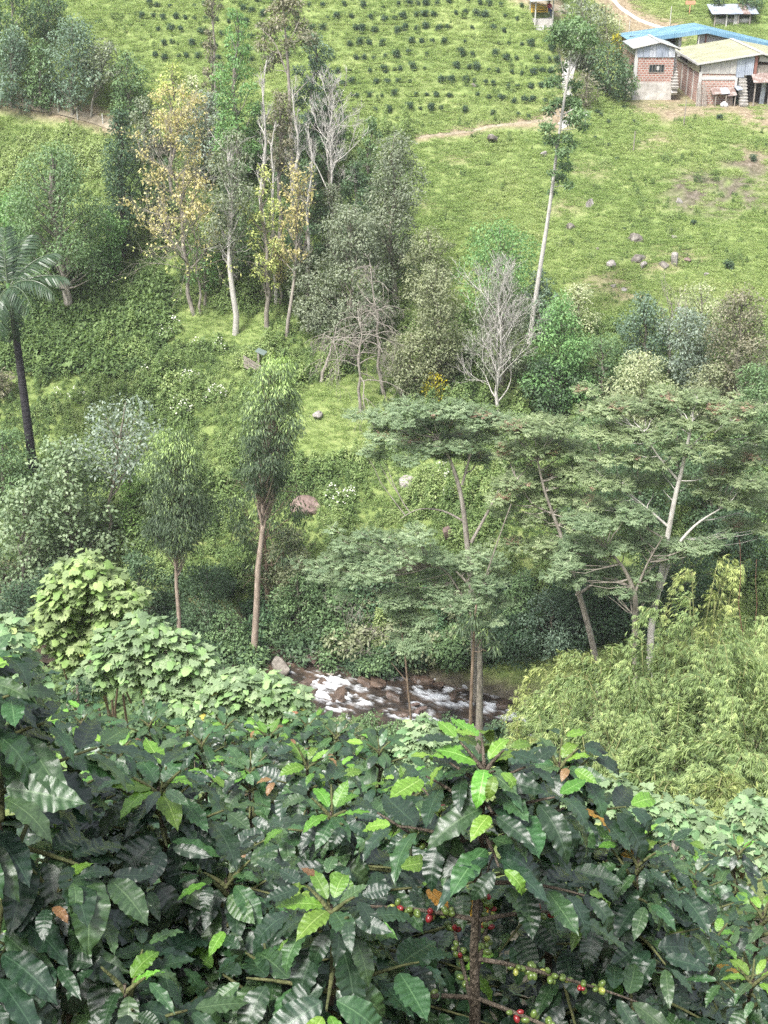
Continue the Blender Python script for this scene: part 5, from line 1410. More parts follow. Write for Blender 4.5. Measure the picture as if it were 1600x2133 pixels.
xe = rfr + 7.0
roof_strips(hs, M_CREAM, (rfr + .01, -.35, zr_), (xe, -.35, zr_ - 1.25), D + .4, 9)
part('roof_edge', M_WHITE, hs, lambda mb: [mb.slab([(rfl, -.43, zl_ - .05), (rfr, -.43, zr_ - .05), (rfr, -.352, zr_ - .05), (rfl, -.352, zl_ - .05)], (0, 0, .15)), mb.slab([(rfr, -.43, zr_ - .05), (xe, -.43, zr_ - 1.3), (xe, -.352, zr_ - 1.3), (rfr, -.352, zr_ - .05)], (0, 0, .15))])
part('ridge_cap', M_WHITE, hs, lambda mb: mb.slab([(rfr - .16, -.4, zr_ + .07), (rfr + .16, -.4, zr_ + .07), (rfr + .16, D + .1, zr_ + .07), (rfr - .16, D + .1, zr_ + .07)], (0, 0, .04)))
part('eave_board', M_WHITE, hs, lambda mb: mb.box((rfl - .06, -.36, zl_ - .08), (rfl - .002, D + .05, zl_ + .1)))
part('cloth', M_TARP, hs, lambda mb: mb.prism([(lx_(1577), lz(128)), (lx_(1640), lz(134)), (lx_(1640), zr_ - 1.2), (lx_(1577), rt(lx_(1575)))], .05, .1))
part('lean_to_wall', M_WOOD, hs, lambda mb: mb.box((lx_(1575), .2, lz(153)), (lx_(1660), .3, lz(136))))
part('door_leaf', M_ZINC2, hs, lambda mb: mb.slab([(lx_(1586), .0, -.3), (lx_(1596), .0, -.3), (lx_(1600), .35, lz(170)), (lx_(1591), .35, lz(170))], (0, .05, 0)))
for pxp in (1568, 1598): part('post', M_WOOD, hs, lambda mb: mb.box((lx_(pxp), -.9, -.7), (lx_(pxp) + .1, -.8, lz(168))))
for i in range(4):
    a, c = lx_(1563) + i * .75, lx_(1563) + (i + 1) * .75 + .05
    part('awning_sheet', M_RUST, hs, lambda mb: mb.slab([(a, -1.15, lz(169) + .02 * i), (c, -1.15, lz(169) + .02 * i), (c, .1, lz(153) + .01 * (i % 2)), (a, .1, lz(153) + .01 * (i % 2))], (0, 0, .04)))
stairs('steep narrow concrete stairs up to the zinc panels of the house', 1547, 1562, 222, 156, 117.6, 11, 1.9, M_CONC)
# lean-to with rusty sheets
lt = empty('lean_to', (hl + lx_(1480), Y - 1.2, hb), 'low lean-to of rusty roofing sheets against the brick front', 'lean-to')
for i, (a, c, za, zc, mt) in enumerate(((0, .8, lz(193), lz(183), M_RUST), (.7, 1.5, lz(192), lz(184), M_ZINC2), (1.35, 2.15, lz(196), lz(185), M_RUST), (2.1, 2.6, lz(184), lz(180), M_ZINC))):
    part('roof_sheet', mt, lt, lambda mb: mb.slab([(a, -.1, za), (c, -.1, za + .08), (c, 1.1, zc + .05), (a, 1.1, zc)], (0, 0, .035)))
for q in (.3, 1.2, 2.0): part('post', M_WOOD, lt, lambda mb: mb.box((q, .0, -.6), (q + .08, .08, lz(194))))
part('cage', M_WOOD, lt, lambda mb: [mb.box((1.35 + .1 * i, .2, -.1), (1.38 + .1 * i, .23, .55)) for i in range(6)] + [mb.box((1.33, .19, .55), (1.92, .26, .6))])
mb = MB(); V, F = ICO2
for c, s in (((0, 0, .15), .2), ((.3, -.05, .13), .22), ((.18, .1, .3), .16)):
    mb.add(V * s * (1 + .3 * (fbm(V[:, 0] * 3 + c[0] * 9, V[:, 1] * 3 + V[:, 2] * 2, 4)[:, None] - .5)) + np.array(c), F)
tag(mb.build('white_bags', M_WHITE, loc=(hl + lx_(1502), Y - 1.3, float(H(hl + lx_(1502), Y - 1.3)))), 'heap of white plastic bags lying in front of the lean-to', 'bags')
rnd = random.Random(3)
for i in range(9):
    xb = hl + lx_(1449) + i * .11; yb = Y - 1.1 + rnd.uniform(-.1, .1); zb_ = float(H(xb, yb))
    mb = MB(); hh = rnd.uniform(1.5, 2.0); mb.tube([(xb, yb, zb_ - .1), (xb + rnd.uniform(-.1, .15) + .06 * (4 - i) * .5, yb + .75, zb_ + hh)], [.045, .035], 6, cap=True)
    tag(mb.build('wooden_pole', M_WOOD, smooth_=True), 'grey wooden pole leaning with others against the corner of the brick house', 'pole', 'poles leaning on the brick house')
# blue roofed building
Y = 131.5
bl = xx(1308, 78, Y); bp = xx(1473, 52, Y); br_ = xx(1640, 98, Y); bz = float(H(bp, Y))
bb = empty('blue_roofed_building', (bp, Y, bz), 'long open building with a wide blue sheet roof behind the brick houses', 'building')
lz = lambda py: zz(py, Y) - bz
e1, e2 = bl - bp, br_ - bp; zp, ze1, ze2 = lz(61), lz(84), lz(101)
roof_strips(bb, M_BLUE, (e1, -.4, ze1), (0, -.4, zp), 6.0, 4)
roof_strips(bb, M_BLUE, (.01, -.4, zp), (e2, -.4, ze2), 6.0, 4)
part('fascia', M_BLUE, bb, lambda mb: [mb.slab([(e1, -.47, ze1 - .32), (0, -.47, zp - .32), (0, -.402, zp - .32), (e1, -.402, ze1 - .32)], (0, 0, .4)), mb.slab([(0, -.47, zp - .32), (e2, -.47, ze2 - .32), (e2, -.402, ze2 - .32), (0, -.402, zp - .32)], (0, 0, .4))])
part('wall', M_WHITE, bb, lambda mb: mb.prism([(-.7, -.5), (5.0, -.5), (5.0, lz(86)), (.05, zp - .3), (-.7, zp - .42)], .3, .5))
part('wall', M_SHADE, bb, lambda mb: mb.box((e1 + .5, 1.8, -.5), (-2.2, 2.0, ze1 + .2)))  # not masonry: black panel painting the shade of the open bay
part('side_wall', M_WHITE, bb, lambda mb: mb.box((-2.5, .4, -.5), (-2.2, 1.8, ze1 + .6)))
part('side_wall', M_BRICK, bb, lambda mb: mb.box((e1 + .3, .3, -.5), (e1 + .5, 5, ze1 - .1)))
for q in (e1 + .4, -4.5, -.75): part('post', M_POST, bb, lambda mb: mb.box((q, -.2, -.5), (q + .12, -.08, zp - .35 + (zp - ze1) * (q / -e1) - .1)))
part('post', M_WOODR, bb, lambda mb: mb.box((.0, .12, -.5), (.12, .28, zp - .36)))
# shed up the slope
sp = hit(1524, 52, 135); sh = empty('open_shed', sp, 'open shed on posts with patched metal sheet roof up the slope', 'shed')
k_ = pxm(sp)
for i in range(6):
    a = (-46 + i * 16) / k_; c = (-46 + (i + 1) * 16) / k_ + .05
    part('roof_sheet', (M_ZINC, M_ZINC2, M_ZINC, M_ZINC, M_RUST, M_ZINC)[i], sh, lambda mb: mb.slab([(a, -.6, 1.05 + .02 * (i % 2)), (c, -.6, 1.05 + .02 * (i % 2)), (c, 2.2, 1.75 + .02 * (i % 2)), (a, 2.2, 1.75 + .02 * (i % 2))], (0, 0, .05)))
for q in (-1.9, -.7, .5, 1.7): part('post', M_POST if q == -.7 else M_WOOD, sh, lambda mb: mb.box((q, -.3, -.6), (q + .12, -.18, 1.12)))
part('low_wall', M_CONC, sh, lambda mb: mb.box((-1.7, .2, -.6), (2.0, .4, .55)))
part('hanging_cloth', M_TARP, sh, lambda mb: mb.slab([(.1, -.2, 0), (.6, -.2, 0), (.5, -.2, 1.1), (.15, -.2, 1.1)], (0, .05, 0)))
mb = MB(); p_ = hit(1436, 30, 130); mb.box((-.5, -.06, .95), (.5, .06, 1.3)); mb.box((-.04, -.03, -.4), (.04, .03, .95))
tag(mb.build('sign_board', flat_mat('orange_board', (.55, .26, .16)), loc=p_), 'small plain orange board on a post above the blue roof', 'sign')

# -- swing shelter
gp = hit(1130, 60, 100); k_ = pxm(gp)
gz = empty('swing_shelter', gp, 'small open shelter with a flat white sheet roof on slim posts', 'shelter')
gw = 44 / k_ / 2
for x, y in ((-gw * .75, -.2), (gw * .95, .2), (-gw * 1.05, 1.7), (gw * .7, 1.9)):
    zg = float(H(gp[0] + x, gp[1] + y)) - gp[2]
    part('post', M_POST, gz, lambda mb: mb.tube([(x, y, zg - .3), (x, y, 2.25)], .055, 8))
for i in range(3):
    a = -gw * 1.3 + i * gw * .88; c = a + gw * .9
    part('roof_sheet', M_PALE, gz, lambda mb: mb.slab([(a, -.6, 2.18 + .06 * i), (c, -.6, 2.24 + .06 * i), (c, 2.2, 2.36 + .04 * i), (a, 2.2, 2.30 + .04 * i)], (0, 0, .05)))
zg = float(H(gp[0], gp[1] + 1.0)) - gp[2]
part('floor_slab', M_CONC, gz, lambda mb: mb.box((-gw * .9, .1, -.3), (gw * .9, 1.9, zg + .05)))
part('step_block', M_WHITE, gz, lambda mb: mb.box((-gw * .65, -.35, -.5), (gw * .1, .098, .2)))
sb = empty('swing_bench', gp + np.array([-.15, .9, zg + .55]), 'yellow slatted swing bench hanging under the white sheet roof', 'bench')
for i in range(4): part('back_slat', M_YEL, sb, lambda mb: mb.box((-.75, .22 + .03 * i, .12 + .13 * i), (.55, .25 + .03 * i, .2 + .13 * i)))
for i in range(3): part('seat_slat', M_YEL, sb, lambda mb: mb.box((-.75, -.25 + .15 * i, 0), (.55, -.14 + .15 * i, .04)))
for q in (-.78, .56):
    part('arm', M_YEL, sb, lambda mb: [mb.box((q, -.27, -.03), (q + .05, .33, .03)), mb.box((q, -.27, .03), (q + .05, -.22, .32)), mb.box((q, .26, .03), (q + .05, .33, .7))])
    part('rope', M_WOOD, sb, lambda mb: [mb.tube([(q + .02, -.24, .3), (q + .02, .05, 1.9 - zg)], .012, 4), mb.tube([(q + .02, .3, .65), (q + .02, .05, 1.9 - zg)], .012, 4)])

# -- the person sitting at the end of the swing
def person(loc, rz, label):
    J = {'pel': (0, 0, .0), 'sp': (0, .03, .25), 'ch': (0, .04, .42), 'nk': (0, .03, .55), 'hd': (0, 0, .70), 'ht': (0, -.01, .80),
         'sl': (.17, .03, .47), 'el': (.22, -.05, .22), 'wl': (.16, -.25, .12), 'hl': (.13, -.33, .10), 'sr': (-.17, .03, .47), 'er': (-.22, -.05, .22), 'wr': (-.16, -.25, .12), 'hr': (-.13, -.33, .10),
         'kl': (.10, -.42, .02), 'al': (.10, -.46, -.40), 'tl': (.10, -.60, -.44), 'kr': (-.10, -.42, .02), 'ar': (-.10, -.46, -.40), 'tr': (-.10, -.60, -.44), 'pl': (.09, -.03, .0), 'pr': (-.09, -.03, .0)}
    R = {'pel': .14, 'sp': .13, 'ch': .15, 'nk': .055, 'hd': .10, 'ht': .075, 'sl': .065, 'sr': .065, 'el': .045, 'er': .045, 'wl': .034, 'wr': .034, 'hl': .035, 'hr': .035, 'kl': .065, 'kr': .065, 'al': .042, 'ar': .042, 'tl': .04, 'tr': .04, 'pl': .09, 'pr': .09}
    E = [('pel', 'sp'), ('sp', 'ch'), ('ch', 'nk'), ('nk', 'hd'), ('hd', 'ht'), ('ch', 'sl'), ('sl', 'el'), ('el', 'wl'), ('wl', 'hl'), ('ch', 'sr'), ('sr', 'er'), ('er', 'wr'), ('wr', 'hr'), ('pel', 'pl'), ('pl', 'kl'), ('kl', 'al'), ('al', 'tl'), ('pel', 'pr'), ('pr', 'kr'), ('kr', 'ar'), ('ar', 'tr')]
    ks = list(J); me = bpy.data.meshes.new('person'); me.from_pydata([J[k] for k in ks], [(ks.index(a), ks.index(b)) for a, b in E], [])
    o = bpy.data.objects.new('person', me); COL.objects.link(o)
    md = o.modifiers.new('skin', 'SKIN'); md.use_smooth_shade = True
    for i, k in enumerate(ks): me.skin_vertices[0].data[i].radius = (R[k], R[k]); me.skin_vertices[0].data[i].use_root = (k == 'pel')
    o.modifiers.new('sub', 'SUBSURF').levels = 1
    m, nt, out = new_mat('person_clothes')
    tc = N(nt, 'ShaderNodeTexCoord'); sx = N(nt, 'ShaderNodeSeparateXYZ'); nt.links.new(tc.outputs['Object'], sx.inputs[0])
    r1 = ramp(nt, [(0, (.02, .03, .10)), (.52, (.30, .035, .05)), (.78, (.30, .17, .11)), (.89, (.02, .015, .012))], 'CONSTANT')
    mr = N(nt, 'ShaderNodeMapRange'); mr.inputs[1].default_value = -.5; mr.inputs[2].default_value = .85; mr.inputs[4].default_value = 1.0
    mr2 = N(nt, 'ShaderNodeMath', operation='ADD'); mr2.inputs[1].default_value = .0
    nt.links.new(sx.outputs[2], mr.inputs[0]); nt.links.new(mr.outputs[0], mr2.inputs[0]); nt.links.new(mr2.outputs[0], r1.inputs[0])
    p = N(nt, 'ShaderNodeBsdfPrincipled'); p.inputs['Roughness'].default_value = .85; nt.links.new(r1.outputs[0], p.inputs['Base Color']); nt.links.new(p.outputs[0], out.inputs[0])
    me.materials.append(m)
    o.location = loc; o.rotation_euler = (0, 0, rz)
    return tag(o, label, 'person')


person(gp + np.array([.62, .85, zg + .68]), math.radians(25), 'person in red top and dark blue trousers sitting beside the yellow swing')

# -- posts, planks
FP = 'white posts along the earth track'
for i, (x, y, h_, lb) in enumerate(((18, 214, 1.0, 'first white fence post from the picture border on the earth track'), (75, 224, .9, 'second white fence post along the earth track'), (122, 238, .95, 'third white fence post along the earth track'), (162, 249, .95, 'fourth white fence post along the earth track'), (215, 262, .9, 'fifth white fence post close to the columnar tree'))):
    p_ = hit(x, y, 90); mb = MB(); mb.tube([(0, 0, -.3), (.01, 0, h_ * .5), (.0, .01, h_)], [.06, .058, .055], 8, cap=True); tag(mb.build('fence_post', M_POST, smooth_=True, loc=p_), lb, 'post', FP)
for x, y, h_, lb in ((1319, 316, 1.6, 'thin wooden stake standing alone in the pasture below the hut'), (1424, 262, 2.1, 'thin wooden stake at the edge of the bare yard'), (1289, 68, 1.3, 'white post beside the concrete track uphill of the blue roof'), (1310, 68, 1.2, 'white post at the corner of the blue roof'), (1395, 54, 1.9, 'slim pale post on the grass behind the blue roof')):
    p_ = hit(x, y, 90); mb = MB(); mb.tube([(0, 0, -.3), (.03, 0, h_)], [.05, .04], 7, cap=True); tag(mb.build('stake', M_WOOD if 'wooden' in lb else M_POST, smooth_=True, loc=p_), lb, 'post')
p_ = hit(524, 778, 68) + np.array([0, 0, .35]); pf = empty('plank_fence', p_ + np.array([-.4, 0, 0]), 'broken fence of weathered grey planks leaning in the clearing', 'fence')
for i in range(4): part('plank', M_WOOD, pf, lambda mb: mb.slab([(-.1, 0, .75 - .22 * i), (-.1, 0, .90 - .22 * i), (1.1, -.2, .22 - .20 * i), (1.1, -.2, .06 - .20 * i)], (.0, .04, .01)))
part('post', M_WOOD, pf, lambda mb: mb.box((.85, -.1, -.5), (.97, 0, 1.15)))
mb = MB(); mb.slab([(.7, -.1, 1.2), (1.3, -.2, .95), (1.5, .3, 1.05), (.9, .4, 1.3)], (0, 0, .02)); tag(mb.build('tarpaulin', flat_mat('faded_green_tarpaulin', (.13, .17, .15)), loc=p_ + np.array([-.4, 0, 0])), 'faded green sheet draped on the broken plank fence', 'tarpaulin')

# -- young coffee in rows on the upper hill
YC = []
for i in range(4):
    r_ = np.random.default_rng(500 + i); mb = MB()
    k_ = 8; C_ = np.column_stack([r_.uniform(-.28, .28, (k_, 2)), r_.uniform(.18, .75, k_)]); R_ = np.full((k_, 3), .23)
    clump_fill(mb, C_, R_, 300, .19, r_, 'leaf', .45, droop=.25); mb.tube([(0, 0, -.2), (0, 0, .8)], [.03, .015], 5); YC.append(mb.mesh('young_coffee_plant', LM['deep']))
rnd = random.Random(11); cnt = 0
ORD = 'first second third fourth fifth sixth seventh eighth ninth tenth eleventh twelfth thirteenth fourteenth fifteenth sixteenth seventeenth eighteenth nineteenth twentieth'.split()
ORD += ['twenty-' + q for q in ORD[:9]] + ['thirtieth'] + ['thirty-' + q for q in ORD[:9]]
rowno = -1
for k in range(14):
    inrow = 0
    for j in range(44):
        x = -21 + j * .92 + rnd.gauss(0, .14) + .5 * (k % 2); y = 111.4 + 1.32 * k + rnd.gauss(0, .06) + .25 * math.sin(x * .35) - .10 * min(0, x + 8)
        p_ = np.array([x, y, float(H(x, y))]); px_, py_ = proj(p_)
        if not (130 < px_ < 1168 and -12 < py_ < 255) or rnd.random() < .24: continue
        if 300 < px_ < 700 and py_ > 130: continue
        if px_ < 320 and py_ > 90: continue
        if px_ > 1090 and py_ < 70: continue
        if px_ > 1120 and 80 < py_ < 100: continue
        if cnt >= 300: continue
        cnt += 1
        if inrow == 0: rowno += 1
        inrow += 1
        s = rnd.uniform(.38, .86); o = bpy.data.objects.new('young_coffee_plant', YC[rnd.randrange(4)]); COL.objects.link(o)
        o.location = p_; o.scale = (s, s, s * rnd.uniform(.8, 1.05)); o.rotation_euler = (0, 0, rnd.uniform(0, 6.28))
        tag(o, 'young coffee bush, %s from the wood, in the %s row above the footpath' % (ORD[inrow - 1], ORD[rowno]), 'coffee plant', 'young coffee bushes in rows on the hill')
for x, y, s in ((1245, 240, .6), (1252, 245, .6), (1268, 258, .55), (1300, 228, .5), (1240, 290, .45), (1268, 305, .4), (1320, 255, .4), (1285, 335, .4), (1500, 250, .8), (1570, 335, .7), (1300, 480, .4), (1515, 560, .9), (1445, 470, .55)):
    p_ = hit(x, y, 80); o = bpy.data.objects.new('hill_seedling', YC[int(x) % 4]); COL.objects.link(o); o.location = p_; o.scale = (s, s, s * .8)
    tag(o, 'little green plant scattered on the pasture below the houses', 'plant', 'seedlings on the pasture')

# ------------------------------------------------------------------ foreground coffee
def glossy_leaf(name, top, back, vein, rough=.32, spec=.5, rnd=.25, trans=.12):
    """coffee leaf: glossy upper side, paler underside, midrib and side veins; small drops and blemishes"""
    m, nt, out = new_mat(name)
    uv = N(nt, 'ShaderNodeUVMap'); uv.uv_map = 'leaf'
    sp_ = N(nt, 'ShaderNodeSeparateXYZ'); nt.links.new(uv.outputs[0], sp_.inputs[0])
    oi = N(nt, 'ShaderNodeObjectInfo'); geo = N(nt, 'ShaderNodeNewGeometry'); tc = N(nt, 'ShaderNodeTexCoord')
    hs = N(nt, 'ShaderNodeHueSaturation')
    mr = N(nt, 'ShaderNodeMapRange'); mr.inputs[3].default_value = 1 - rnd; mr.inputs[4].default_value = 1 + rnd * 1.6; nt.links.new(oi.outputs['Random'], mr.inputs[0]); nt.links.new(mr.outputs[0], hs.inputs['Value'])
    h2 = N(nt, 'ShaderNodeMath', operation='MULTIPLY'); h2.inputs[1].default_value = 7.31; nt.links.new(oi.outputs['Random'], h2.inputs[0]); fr = N(nt, 'ShaderNodeMath', operation='FRACT'); nt.links.new(h2.outputs[0], fr.inputs[0])
    mh = N(nt, 'ShaderNodeMapRange'); mh.inputs[3].default_value = .475; mh.inputs[4].default_value = .515; nt.links.new(fr.outputs[0], mh.inputs[0]); nt.links.new(mh.outputs[0], hs.inputs['Hue'])
    nz = N(nt, 'ShaderNodeTexNoise'); nz.inputs['Scale'].default_value = 22; nz.inputs['Detail'].default_value = 4; nt.links.new(tc.outputs['Object'], nz.inputs[0])
    rn = ramp(nt, [(.35, tuple(c * .75 for c in top)), (.6, top), (.75, tuple(min(1, c * 1.25) for c in top))]); nt.links.new(nz.outputs[0], rn.inputs[0])
    # midrib: |v| small ; side veins from the pleats
    ab = N(nt, 'ShaderNodeMath', operation='ABSOLUTE'); nt.links.new(sp_.outputs[1], ab.inputs[0])
    mid = N(nt, 'ShaderNodeMapRange'); mid.inputs[1].default_value = .02; mid.inputs[2].default_value = .07; mid.inputs[3].default_value = 1; mid.inputs[4].default_value = 0; nt.links.new(ab.outputs[0], mid.inputs[0])
    sv = N(nt, 'ShaderNodeMapRange'); sv.inputs[1].default_value = .88; sv.inputs[2].default_value = .99; sv.inputs[4].default_value = .45; nt.links.new(sp_.outputs[2], sv.inputs[0])
    at2 = N(nt, 'ShaderNodeAttribute', attribute_name='var'); nt.links.new(at2.outputs['Fac'], sv.inputs[0])
    mxv = N(nt, 'ShaderNodeMath', operation='MAXIMUM'); nt.links.new(mid.outputs[0], mxv.inputs[0]); nt.links.new(sv.outputs[0], mxv.inputs[1])
    mv = N(nt, 'ShaderNodeMix', data_type='RGBA'); nt.links.new(mxv.outputs[0], mv.inputs[0]); nt.links.new(rn.outputs[0], mv.inputs[6]); mv.inputs[7].default_value = (*vein, 1)
    mbk = N(nt, 'ShaderNodeMix', data_type='RGBA'); nt.links.new(geo.outputs['Backfacing'], mbk.inputs[0]); nt.links.new(mv.outputs[2], mbk.inputs[6]); mbk.inputs[7].default_value = (*back, 1)
    sn = N(nt, 'ShaderNodeTexNoise'); sn.inputs['Scale'].default_value = 7; sn.inputs['Detail'].default_value = 7; sn.inputs['Roughness'].default_value = .75; sn.noise_dimensions = '4D'
    nt.links.new(tc.outputs['Object'], sn.inputs['Vector']); sw = N(nt, 'ShaderNodeMath', operation='MULTIPLY'); sw.inputs[1].default_value = 40; nt.links.new(oi.outputs['Random'], sw.inputs[0]); nt.links.new(sw.outputs[0], sn.inputs['W'])
    sr = ramp(nt, [(.66, (0, 0, 0)), (.72, (.8, .8, .8))]); nt.links.new(sn.outputs[0], sr.inputs[0])
    sm = N(nt, 'ShaderNodeMix', data_type='RGBA'); nt.links.new(sr.outputs[0], sm.inputs[0]); nt.links.new(mbk.outputs[2], sm.inputs[6]); sm.inputs[7].default_value = (.16, .13, .05, 1)
    nt.links.new(sm.outputs[2], hs.inputs['Color'])
    p = N(nt, 'ShaderNodeBsdfPrincipled'); nt.links.new(hs.outputs[0], p.inputs['Base Color']); p.inputs['Specular IOR Level'].default_value = spec
    rr = N(nt, 'ShaderNodeMix', data_type='FLOAT'); nt.links.new(geo.outputs['Backfacing'], rr.inputs[0]); rr.inputs[3].default_value = .6
    rf = N(nt, 'ShaderNodeMapRange'); rf.inputs[1].default_value = .3; rf.inputs[2].default_value = .7; rf.inputs[3].default_value = rough - .08; rf.inputs[4].default_value = rough + .16; nt.links.new(nz.outputs[0], rf.inputs[0]); nt.links.new(rf.outputs[0], rr.inputs[2]); nt.links.new(rr.outputs[0], p.inputs['Roughness'])
    n2 = N(nt, 'ShaderNodeTexNoise'); n2.inputs['Scale'].default_value = 160; n2.inputs['Detail'].default_value = 2; nt.links.new(tc.outputs['Object'], n2.inputs[0])
    b = N(nt, 'ShaderNodeBump'); b.inputs['Strength'].default_value = .25; b.inputs['Distance'].default_value = .002; nt.links.new(n2.outputs[0], b.inputs['Height']); nt.links.new(b.outputs[0], p.inputs['Normal'])
    t = N(nt, 'ShaderNodeBsdfTranslucent'); nt.links.new(hs.outputs[0], t.inputs[0])
    mx = N(nt, 'ShaderNodeMixShader'); mx.inputs[0].default_value = trans
    nt.links.new(p.outputs[0], mx.inputs[1]); nt.links.new(t.outputs[0], mx.inputs[2]); nt.links.new(mx.outputs[0], out.inputs[0])
    return m


CL = {
    'mature': glossy_leaf('coffee_leaf_mature', (.012, .032, .014), (.046, .080, .036), (.030, .062, .030), rough=.31, trans=.03, spec=.66),
    'mid': glossy_leaf('coffee_leaf_green', (.030, .074, .024), (.070, .122, .044), (.070, .130, .052), trans=.08, rough=.33, spec=.66),
    'young': glossy_leaf('coffee_leaf_young', (.088, .200, .026), (.140, .250, .055), (.190, .310, .085), trans=.15, rnd=.3),
    'bronze': glossy_leaf('coffee_leaf_bronze', (.180, .100, .045), (.180, .120, .065), (.220, .160, .080), trans=.2),
    'yellow': glossy_leaf('coffee_leaf_yellowing', (.380, .230, .030), (.330, .230, .060), (.300, .250, .090), trans=.2),
}


def coffee_leaf(mat, seed, curl=.25, pleat=1.0, nu=34, nv=8, ratio=.40):
    """unit leaf along +Y, upper side +Z: acuminate outline, pleats between side veins, wavy margin, arched blade"""
    r = np.random.default_rng(seed)
    u = np.linspace(0, 1, nu); v = np.linspace(-1, 1, nv + 1)
    w = ratio * .5 * (np.sin(np.pi * np.clip(u, 0, 1) ** .82) ** .78) * (1 - .32 * u ** 5)
    w = np.where(u > .86, w * (.35 + .65 * (1 - u) / .14), w) + .004
    Uu, Vv = np.meshgrid(u, v, indexing='ij'); Wg = w[:, None] * np.ones_like(Vv)
    ph = r.uniform(0, 6.28); nvn = 8
    cyc = nvn * (Uu - .16 * np.abs(Vv) * .5)
    env = np.sin(np.pi * np.clip(Uu, 0, 1)) ** .6
    zp_ = pleat * .017 * np.cos(2 * np.pi * cyc) * np.abs(Vv) ** .7 * env
    zm = .026 * np.sin(2 * np.pi * 3.4 * Uu + ph + (Vv > 0) * 1.9) * np.abs(Vv) ** 3 * env
    zf = .10 * ratio * (np.abs(Vv) - .35 * Vv ** 2) * env
    X = Wg * Vv * (1 - .015 * np.cos(2 * np.pi * cyc) * (np.abs(Vv) > .9)) + .05 * math.sin(ph) * Uu ** 2; Yy = Uu.copy(); Z = zp_ + zm + zf
    a = curl * (Uu ** 1.5) * 2.2                   # arch downwards
    ya = np.cumsum(np.concatenate([[0], np.diff(u) * np.cos(curl * 2.2 * u[1:] ** 1.2)])); za = -np.cumsum(np.concatenate([[0], np.diff(u) * np.sin(curl * 2.2 * u[1:] ** 1.2)]))
    sl = curl * 2.2 * Uu ** 1.2
    V = np.stack([X, ya[:, None] + Z * np.sin(sl), za[:, None] + Z * np.cos(sl)], -1)
    i = np.arange(nu - 1)[:, None] * (nv + 1); j = np.arange(nv)[None, :]
    F = np.stack([i + j, i + j + 1, i + nv + 2 + j, i + nv + 1 + j], -1).reshape(-1, 4)
    mb = MB(); vein = (.5 - .5 * np.cos(2 * np.pi * cyc)) ; mb.add(V.reshape(-1, 3), F, vein.ravel())
    # petiole
    me = mb.mesh('leaf', [mat], True)
    ul = me.uv_layers.new(name='leaf'); li = np.empty(len(me.loops), np.int32); me.loops.foreach_get('vertex_index', li)
    uvv = np.column_stack([Uu.ravel(), Vv.ravel()])[li]; ul.data.foreach_set('uv', uvv.ravel().astype(np.float32))
    return me


LEAF = {k: [coffee_leaf(CL[k], s * 13 + 5, c, pl, ratio=ra) for s, (c, pl, ra) in enumerate(((.18, 1.0, .37), (.36, 1.4, .40), (.50, .9, .33), (.70, 1.25, .38), (.28, .7, .31), (.05, 1.5, .43), (.95, 1.1, .37), (.55, 1.3, .40)))] for k in CL}
LEAFS = {k: [coffee_leaf(CL[k], s * 17 + 3, c, 1.0, 18, 6, ra) for s, (c, ra) in enumerate(((.15, .4), (.3, .36), (.5, .44), (.75, .4)))] for k in CL}   # lighter ones for bushes further off


def frame(d, n):
    y = Vector(d).normalized(); z = Vector(n); x = y.cross(z)
    if x.length < 1e-4: x = y.cross(Vector((1, 0, 0.3)))
    x.normalize(); z = x.cross(y)
    return Matrix((x, y, z)).transposed()


BERRY = {}
for k, c in (('green', [(.05, .085, .02), (.085, .13, .03), (.13, .18, .045)]), ('lime', [(.16, .19, .04), (.24, .26, .06), (.32, .33, .09)]), ('red', [(.10, .010, .012), (.17, .016, .018), (.23, .035, .028)])):
    mt = rough_mat('berry_' + k, c, 30, rough=.28, bump=0, spec=.5)
    mb = MB(); V, F = ICO2; mb.add(V * np.array([.8, .8, 1.0]), F); mb.add(np.array([[0, 0, 1.02], [.18, 0, .97], [0, .18, .97], [-.18, 0, .97], [0, -.18, .97]]), [(0, 1, 2), (0, 2, 3), (0, 3, 4), (0, 4, 1)]); BERRY[k] = mb.mesh('berry', [mt], True)


